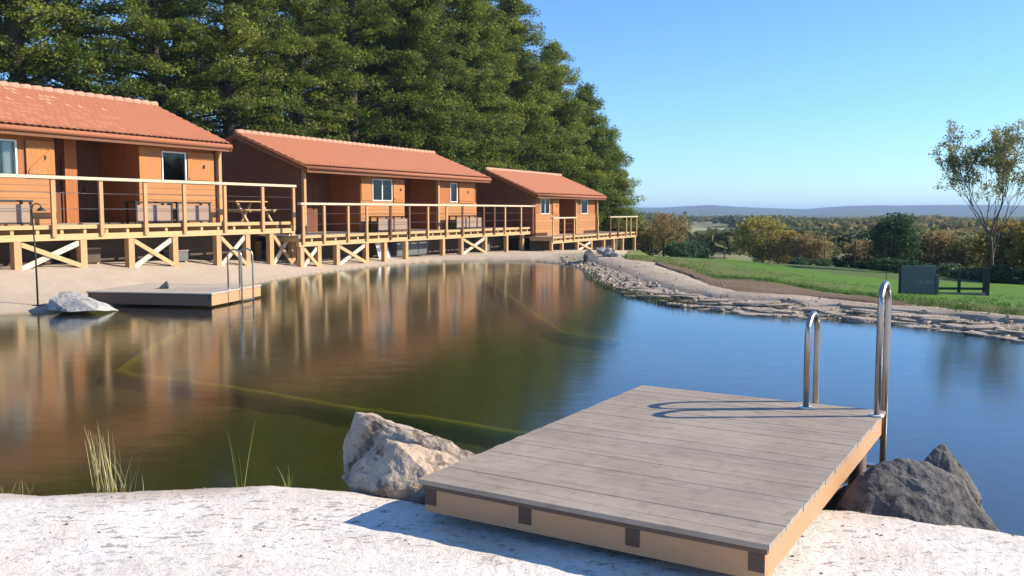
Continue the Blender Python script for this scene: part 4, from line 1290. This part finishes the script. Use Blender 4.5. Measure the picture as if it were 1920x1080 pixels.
# ------------------------------------------------------------------ reeds, weeds
def blades(base, n, h, spread, lean, w, rd, bend=.25):
    V = []; Fc = []
    for i in range(n):
        bx = base[0]+rd.gauss(0, spread); by = base[1]+rd.gauss(0, spread*.7); bz = base[2]
        hh = h*rd.uniform(.55, 1.05); a = rd.uniform(0, 6.283); l = rd.gauss(lean[0], .10); l2 = rd.gauss(lean[1], .10)
        px, py = math.cos(a), math.sin(a); cv = rd.gauss(0, bend)*hh
        pr = None
        for s in range(7):
            t = s/6; c = Vector((bx+l*hh*t+cv*t*t*px, by+l2*hh*t+cv*t*t*py, bz+hh*t*(1-.12*t*abs(bend))))
            ww = w*(1-.85*t)
            b = len(V)
            for q in range(3):
                th = q*2.094+a; V.append((c.x+math.cos(th)*ww, c.y+math.sin(th)*ww, c.z))
            if pr is not None:
                for q in range(3): Fc.append((pr+q, pr+(q+1) % 3, b+(q+1) % 3, b+q))
            pr = b
    return V, Fc
def reed(px, py, h, n, spread, lean, label, mat, w=.006, bend=.15, seed=1):
    x, y = gp(px, py, .05); z = tz(x, y)-.05
    rd = random.Random(seed); m = MB(); m.v, m.f = blades((0, 0, 0), n, h, spread, lean, w, rd, bend)
    o = m.build('reed_clump', mat, loc=(x, y, z)); tag(o, label, 'reeds')
reed(205, 908, .66, 34, .045, (-.22, .1), 'thickest clump of dry straw reeds leaning left at the near shore', M['straw'], .0055, .06, 1)
reed(240, 908, .52, 9, .05, (.1, .2), 'sparse thin reeds with arching stems right of the thick straw clump', M['straw'], .004, .4, 2)
reed(452, 905, .66, 5, .03, (.02, .1), 'pair of tall upright reed stems near the middle of the near shore', M['reed'], .0055, .05, 3)
reed(541, 903, .32, 5, .02, (-.08, .1), 'shortest reed sprig, closest to the big pale boulder', M['reed'], .005, .1, 4)
def weeds():
    rd = random.Random(31); V = []; Fc = []
    def add(x, y, h, n):
        v, f = blades((x, y, tz(x, y)-.02), n, h, .10, (0, 0), .012, rd, .5)
        b = len(V); V.extend(v); Fc.extend([tuple(b+i for i in q) for q in f])
    for i in range(150):
        px = rd.uniform(1108, 1300); py = np.interp(px, [1090,1130,1180,1250,1300], [503,540,556,570,577])-rd.uniform(0, 8)
        x, y = gt(px, py); add(x, y, rd.uniform(.06, .2), 12)
    for i in range(90):
        px = rd.uniform(1300, 1990); py = np.interp(px, [p[0] for p in shore], [p[1] for p in shore])-rd.uniform(0, 26)
        x, y = gt(px, py); add(x, y, rd.uniform(.05, .16), 9)
    m = MB(); m.v, m.f = V, Fc
    o = m.build('bank_weeds', M['weed']); tag(o, 'ragged weeds growing along the waterline of the right bank', 'weeds', kind='stuff')
weeds()

def gravel():
    rng = np.random.default_rng(55); V = []; Q = []; b = 0
    base = np.array([(-1,-1,-1),(1,-1,-1),(1,1,-1),(-1,1,-1),(-1,-1,1),(1,-1,1),(1,1,1),(-1,1,1)], float)*.55
    fq = np.array([(0,3,2,1),(4,5,6,7),(0,1,5,4),(1,2,6,5),(2,3,7,6),(3,0,4,7)])
    n = 900
    X = rng.uniform(-4.5, 4.2, n); Y = rng.uniform(3.6, 6.6, n); Z = terrain(X, Y); D = sdist(X, Y)
    for i in range(n):
        if D[i] < .15: continue
        s = .0035+.009*rng.random()**3
        p = base*(1+.35*rng.normal(size=(8, 3)))*s*np.array([1.2, 1, .6])
        V.append(p+np.array([X[i], Y[i], Z[i]+s*.2])); Q.append(fq+b); b += 8
    o = np_mesh('gravel', np.concatenate(V), np.concatenate(Q), M['rock_pale'])
    tag(o, 'loose gravel scattered over the white bank around the large platform', 'gravel', kind='stuff')
gravel()

reed(18, 912, .22, 16, .10, (.05, .1), 'low tuft of dry stems at the far left end of the near shore', M['straw'], .004, .3, 7)
reed(610, 905, .16, 12, .06, (-.1, .1), 'low grass sprig against the foot of the big pale boulder', M['reed'], .004, .4, 9)

def bank_litter():
    """pebbles on the right bank and short tufts along the ragged lawn edge"""
    rng = np.random.default_rng(66); V = []; Q = []; b = 0
    base = np.array([(-1,-1,-1),(1,-1,-1),(1,1,-1),(-1,1,-1),(-1,-1,1),(1,-1,1),(1,1,1),(-1,1,1)], float)*.55
    fq = np.array([(0,3,2,1),(4,5,6,7),(0,1,5,4),(1,2,6,5),(2,3,7,6),(3,0,4,7)])
    n = 26000
    X = rng.uniform(1.5, 12, n); Y = rng.uniform(14, 46, n); D = sdist(X, Y); Z = terrain(X, Y)
    k = (D > .05) & (D < 3.6) & (rng.random(n) < np.clip(.75-D*.5, .03, 1)) & (X > xb(Y)+.6)
    X, Y, Z, D = X[k], Y[k], Z[k], D[k]
    for x, y, z, d in zip(X, Y, Z, D):
        s = .015+.065*rng.random()**4*(1.3 if d < 1.3 else .4)
        p = base*(1+.3*rng.normal(size=(8, 3)))*s*np.array([1.3, 1, .7])
        V.append(p+np.array([x, y, z+s*.3+(.06 if d > 1.2 else 0)])); Q.append(fq+b); b += 8
    o = np_mesh('bank_pebbles', np.concatenate(V), np.concatenate(Q), M['slab'])
    tag(o, 'loose pebbles and rubble strewn over the right bank below the lawn', 'pebbles', kind='stuff')
    rd = random.Random(77); VV = []; Fc = []
    def tuft(x, y, h, m):
        v, f = blades((x, y, tz(x, y)+.03), m, h, .09, (0, 0), .010, rd, .5)
        q0 = len(VV); VV.extend(v); Fc.extend([tuple(q0+i for i in q) for q in f])
    A = [gt(*p) for p in LAWN_A]; Bk = [gt(*p) for p in LAWN_B]
    for i in range(1500):
        j = rd.randrange(len(A)-2); t = rd.random(); w = abs(rd.gauss(0, .07)) if i % 3 else rd.random()*.5
        ax = A[j][0]*(1-t)+A[j+1][0]*t; ay = A[j][1]*(1-t)+A[j+1][1]*t
        bx = Bk[j][0]*(1-t)+Bk[j+1][0]*t; by = Bk[j][1]*(1-t)+Bk[j+1][1]*t
        tuft(ax+(bx-ax)*w+rd.gauss(0, .12), ay+(by-ay)*w+rd.gauss(0, .15), rd.uniform(.05, .13), 7)
    m = MB(); m.v, m.f = VV, Fc
    o = m.build('grass_tufts', M['tuft']); tag(o, 'short uneven grass tufts along the ragged edge of the lawn', 'grass', kind='stuff')
bank_litter()

# ------------------------------------------------------------------ small things on the beach and the lawn
def crook_pole():
    x, y = gp(70, 549, .42); z = tz(x, y)
    root = empty('lantern_pole', (x, y, z), 0, 'thin dark crook pole with a small lantern standing on the left beach', 'pole')
    H = 2.34
    m = MB(); pts = [(0, 0, -.2), (0, 0, 1.0), (-.03, 0, H-.45)]
    m.tube(pts, [.022, .02, .016], 8)
    arc = [(-.03, 0, H-.45), (-.05, 0, H-.18), (-.02, 0, H-.06), (.05, 0, H), (.14, 0, H-.03), (.17, 0, H-.09)]
    m.tube(arc, .012, 8); m.build('shaft', M['iron'], root, smooth=True)
    m = MB(); m.tube([(.17, 0, H-.09), (.17, 0, H-.115), (.17, 0, H-.17), (.17, 0, H-.175)], [.012, .05, .10, .10], 12); m.build('lamp_shade', M['iron'], root, smooth=True)
    m = MB(); m.box(-.09, .09, -.09, .09, -.01, .012); m.build('foot_plate', M['iron'], root)
crook_pole()

def notice_board():
    x, y = gt(1722, 556); z = tz(x, y)
    s = y/1706
    root = empty('dark_board', (x, y, z), -.12, 'wide dark grey board standing on the lawn left of the timber fence', 'board')
    w = 66*s; h = 58*s
    m = MB(); m.box(-w/2, w/2-.06, -.03, .03, .02, h); m.build('panel', M['grey_panel'], root, bevel=.006)
    m = MB(); m.box(w/2-.055, w/2+.03, -.05, .05, -.2, h*.72); m.build('post', M['bark_l'], root, bevel=.006)
    m = MB(); m.box(-w/2-.05, -w/2-.002, -.04, .04, -.2, h*.92); m.build('post', M['iron'], root, bevel=.006)
    m = MB()
    for i in range(5):
        m.box(-.06+i*.085, -.06+i*.085+(.055 if i % 2 else .035), -.034, -.031, h*.47, h*.47+(.05 if i % 2 else .03))
    m.box(-.07, .42, -.034, -.031, h*.44, h*.45)
    m.build('marks', M['cable'], root)
    x2, y2 = gt(1802, 557)
    root = empty('timber_fence', (x2, y2, tz(x2, y2)), -.10, 'dark timber fence of three posts beside the board on the lawn', 'fence')
    s = y2/1706; L = 92*s
    for i, (t, hh, ww) in enumerate(((-.48, 52, .05), (-.05, 50, .06), (.48, 56, .16))):
        m = MB(); m.box(t*L-ww/2, t*L+ww/2, -.05, .05, -.2, hh*s); m.build('post', M['iron'], root, bevel=.006)
    for zz, th in ((48, .03), (16, .07)):
        m = MB(); m.box(-.48*L, .48*L, -.02, .018, zz*s-th/2, zz*s+th/2); m.build('rail', M['iron'], root)
    m = MB(); m.box(-.46*L, .44*L, -.12, -.055, .02, 9*s); m.build('kick_board', M['pale_panel'], root)
notice_board()

def fence_post(px, Y, h, label):
    x = col_at(px, Y); z = tz(x, Y)
    m = MB(); m.tube([(0, 0, -.2), (0, 0, h*.7), (.01, 0, h)], [.055, .05, .045], 8); m.tube([(-.0, 0, h), (0, 0, h+.03)], [.045, .02], 8)
    o = m.build('fence_post', M['bark_l'], loc=(x, Y, z)); tag(o, label, 'post', 'wooden posts behind the lawn')
fence_post(1360, 80, 1.7, 'slender post by the hedge left of the oak')
fence_post(1606, 50, 1.5, 'wooden post at the lawn edge left of the dark bushy tree')
fence_post(1633, 50, 1.4, 'wooden post just left of the dark bushy tree trunk')
fence_post(1549, 74, 1.9, 'pale post at the right end of the autumn shrubs')
x, y = gt(1661, 540); z = tz(x, y)
m = MB(); m.tube([(0,0,-.2),(0,0,.5)],.014,8); m.tube([(0,0,.5),(0,0,.515)],[.016,.008],8); o = m.build('marker_stake', M['bark_l'], loc=(x, y, z)); tag(o, 'thin grey stake on the lawn left of the dark board', 'stake')

# ------------------------------------------------------------------ air
HAZE = True
if HAZE:
    m = bpy.data.materials.new('hazy_air'); m.use_nodes = True; nt = m.node_tree; nt.nodes.clear()
    out = nt.nodes.new('ShaderNodeOutputMaterial'); v = nt.nodes.new('ShaderNodeVolumePrincipled')
    v.inputs['Color'].default_value = (.58,.78,1,1); v.inputs['Density'].default_value = 2.3e-4
    v.inputs['Anisotropy'].default_value = .0
    nt.links.new(v.outputs[0], out.inputs['Volume'])
    mb = MB(); mb.box(-9500, 9500, -9500, 9500, -30, 46)
    o = mb.build('haze', m); tag(o, kind='stuff')

# ------------------------------------------------------------------ light, sky, camera
SUN_DIR = Vector((1.0, .035, 0)).normalized()*math.cos(R(30))+Vector((0, 0, math.sin(R(30))))
sun = bpy.data.lights.new('sun', 'SUN'); sun.energy = 4.7; sun.angle = R(.5); sun.color = (1.0, .89, .72)
so = bpy.data.objects.new('sun', sun); link(so); so.rotation_euler = (-SUN_DIR).to_track_quat('-Z', 'Y').to_euler(); so.location = (20, -5, 30)
w = bpy.data.worlds.new('World'); SC.world = w; w.use_nodes = True
nt = w.node_tree; bg = nt.nodes['Background']
sky = nt.nodes.new('ShaderNodeTexSky'); sky.sky_type = 'NISHITA'; sky.sun_disc = False
sky.sun_elevation = R(30); sky.sun_rotation = math.atan2(SUN_DIR.x, SUN_DIR.y)
sky.air_density = 1.0; sky.dust_density = .2; sky.ozone_density = 2.5; sky.altitude = 300
tint = nt.nodes.new('ShaderNodeMix'); tint.data_type = 'RGBA'; tint.blend_type = 'MULTIPLY'; tint.inputs[0].default_value = 1
tint.inputs[7].default_value = (.70, 1.02, 1.40, 1)          # a clearer, deeper blue day
nt.links.new(sky.outputs[0], tint.inputs[6]); nt.links.new(tint.outputs[2], bg.inputs['Color']); bg.inputs['Strength'].default_value = .09

cam = bpy.data.cameras.new('camera'); cam.sensor_width = 36; cam.lens = 36*F/1920; cam.clip_end = 30000; cam.clip_start = .05
co = bpy.data.objects.new('camera', cam); link(co); co.location = (0, 0, CZ); co.rotation_euler = (math.pi/2-PITCH, 0, 0)
SC.camera = co
SC.view_settings.view_transform = 'Standard'; SC.view_settings.look = 'None'; SC.view_settings.exposure = .8; SC.view_settings.gamma = 1
SC.cycles.use_denoising = True
SC.cycles.max_bounces = 8; SC.cycles.transparent_max_bounces = 24; SC.cycles.volume_bounces = 0
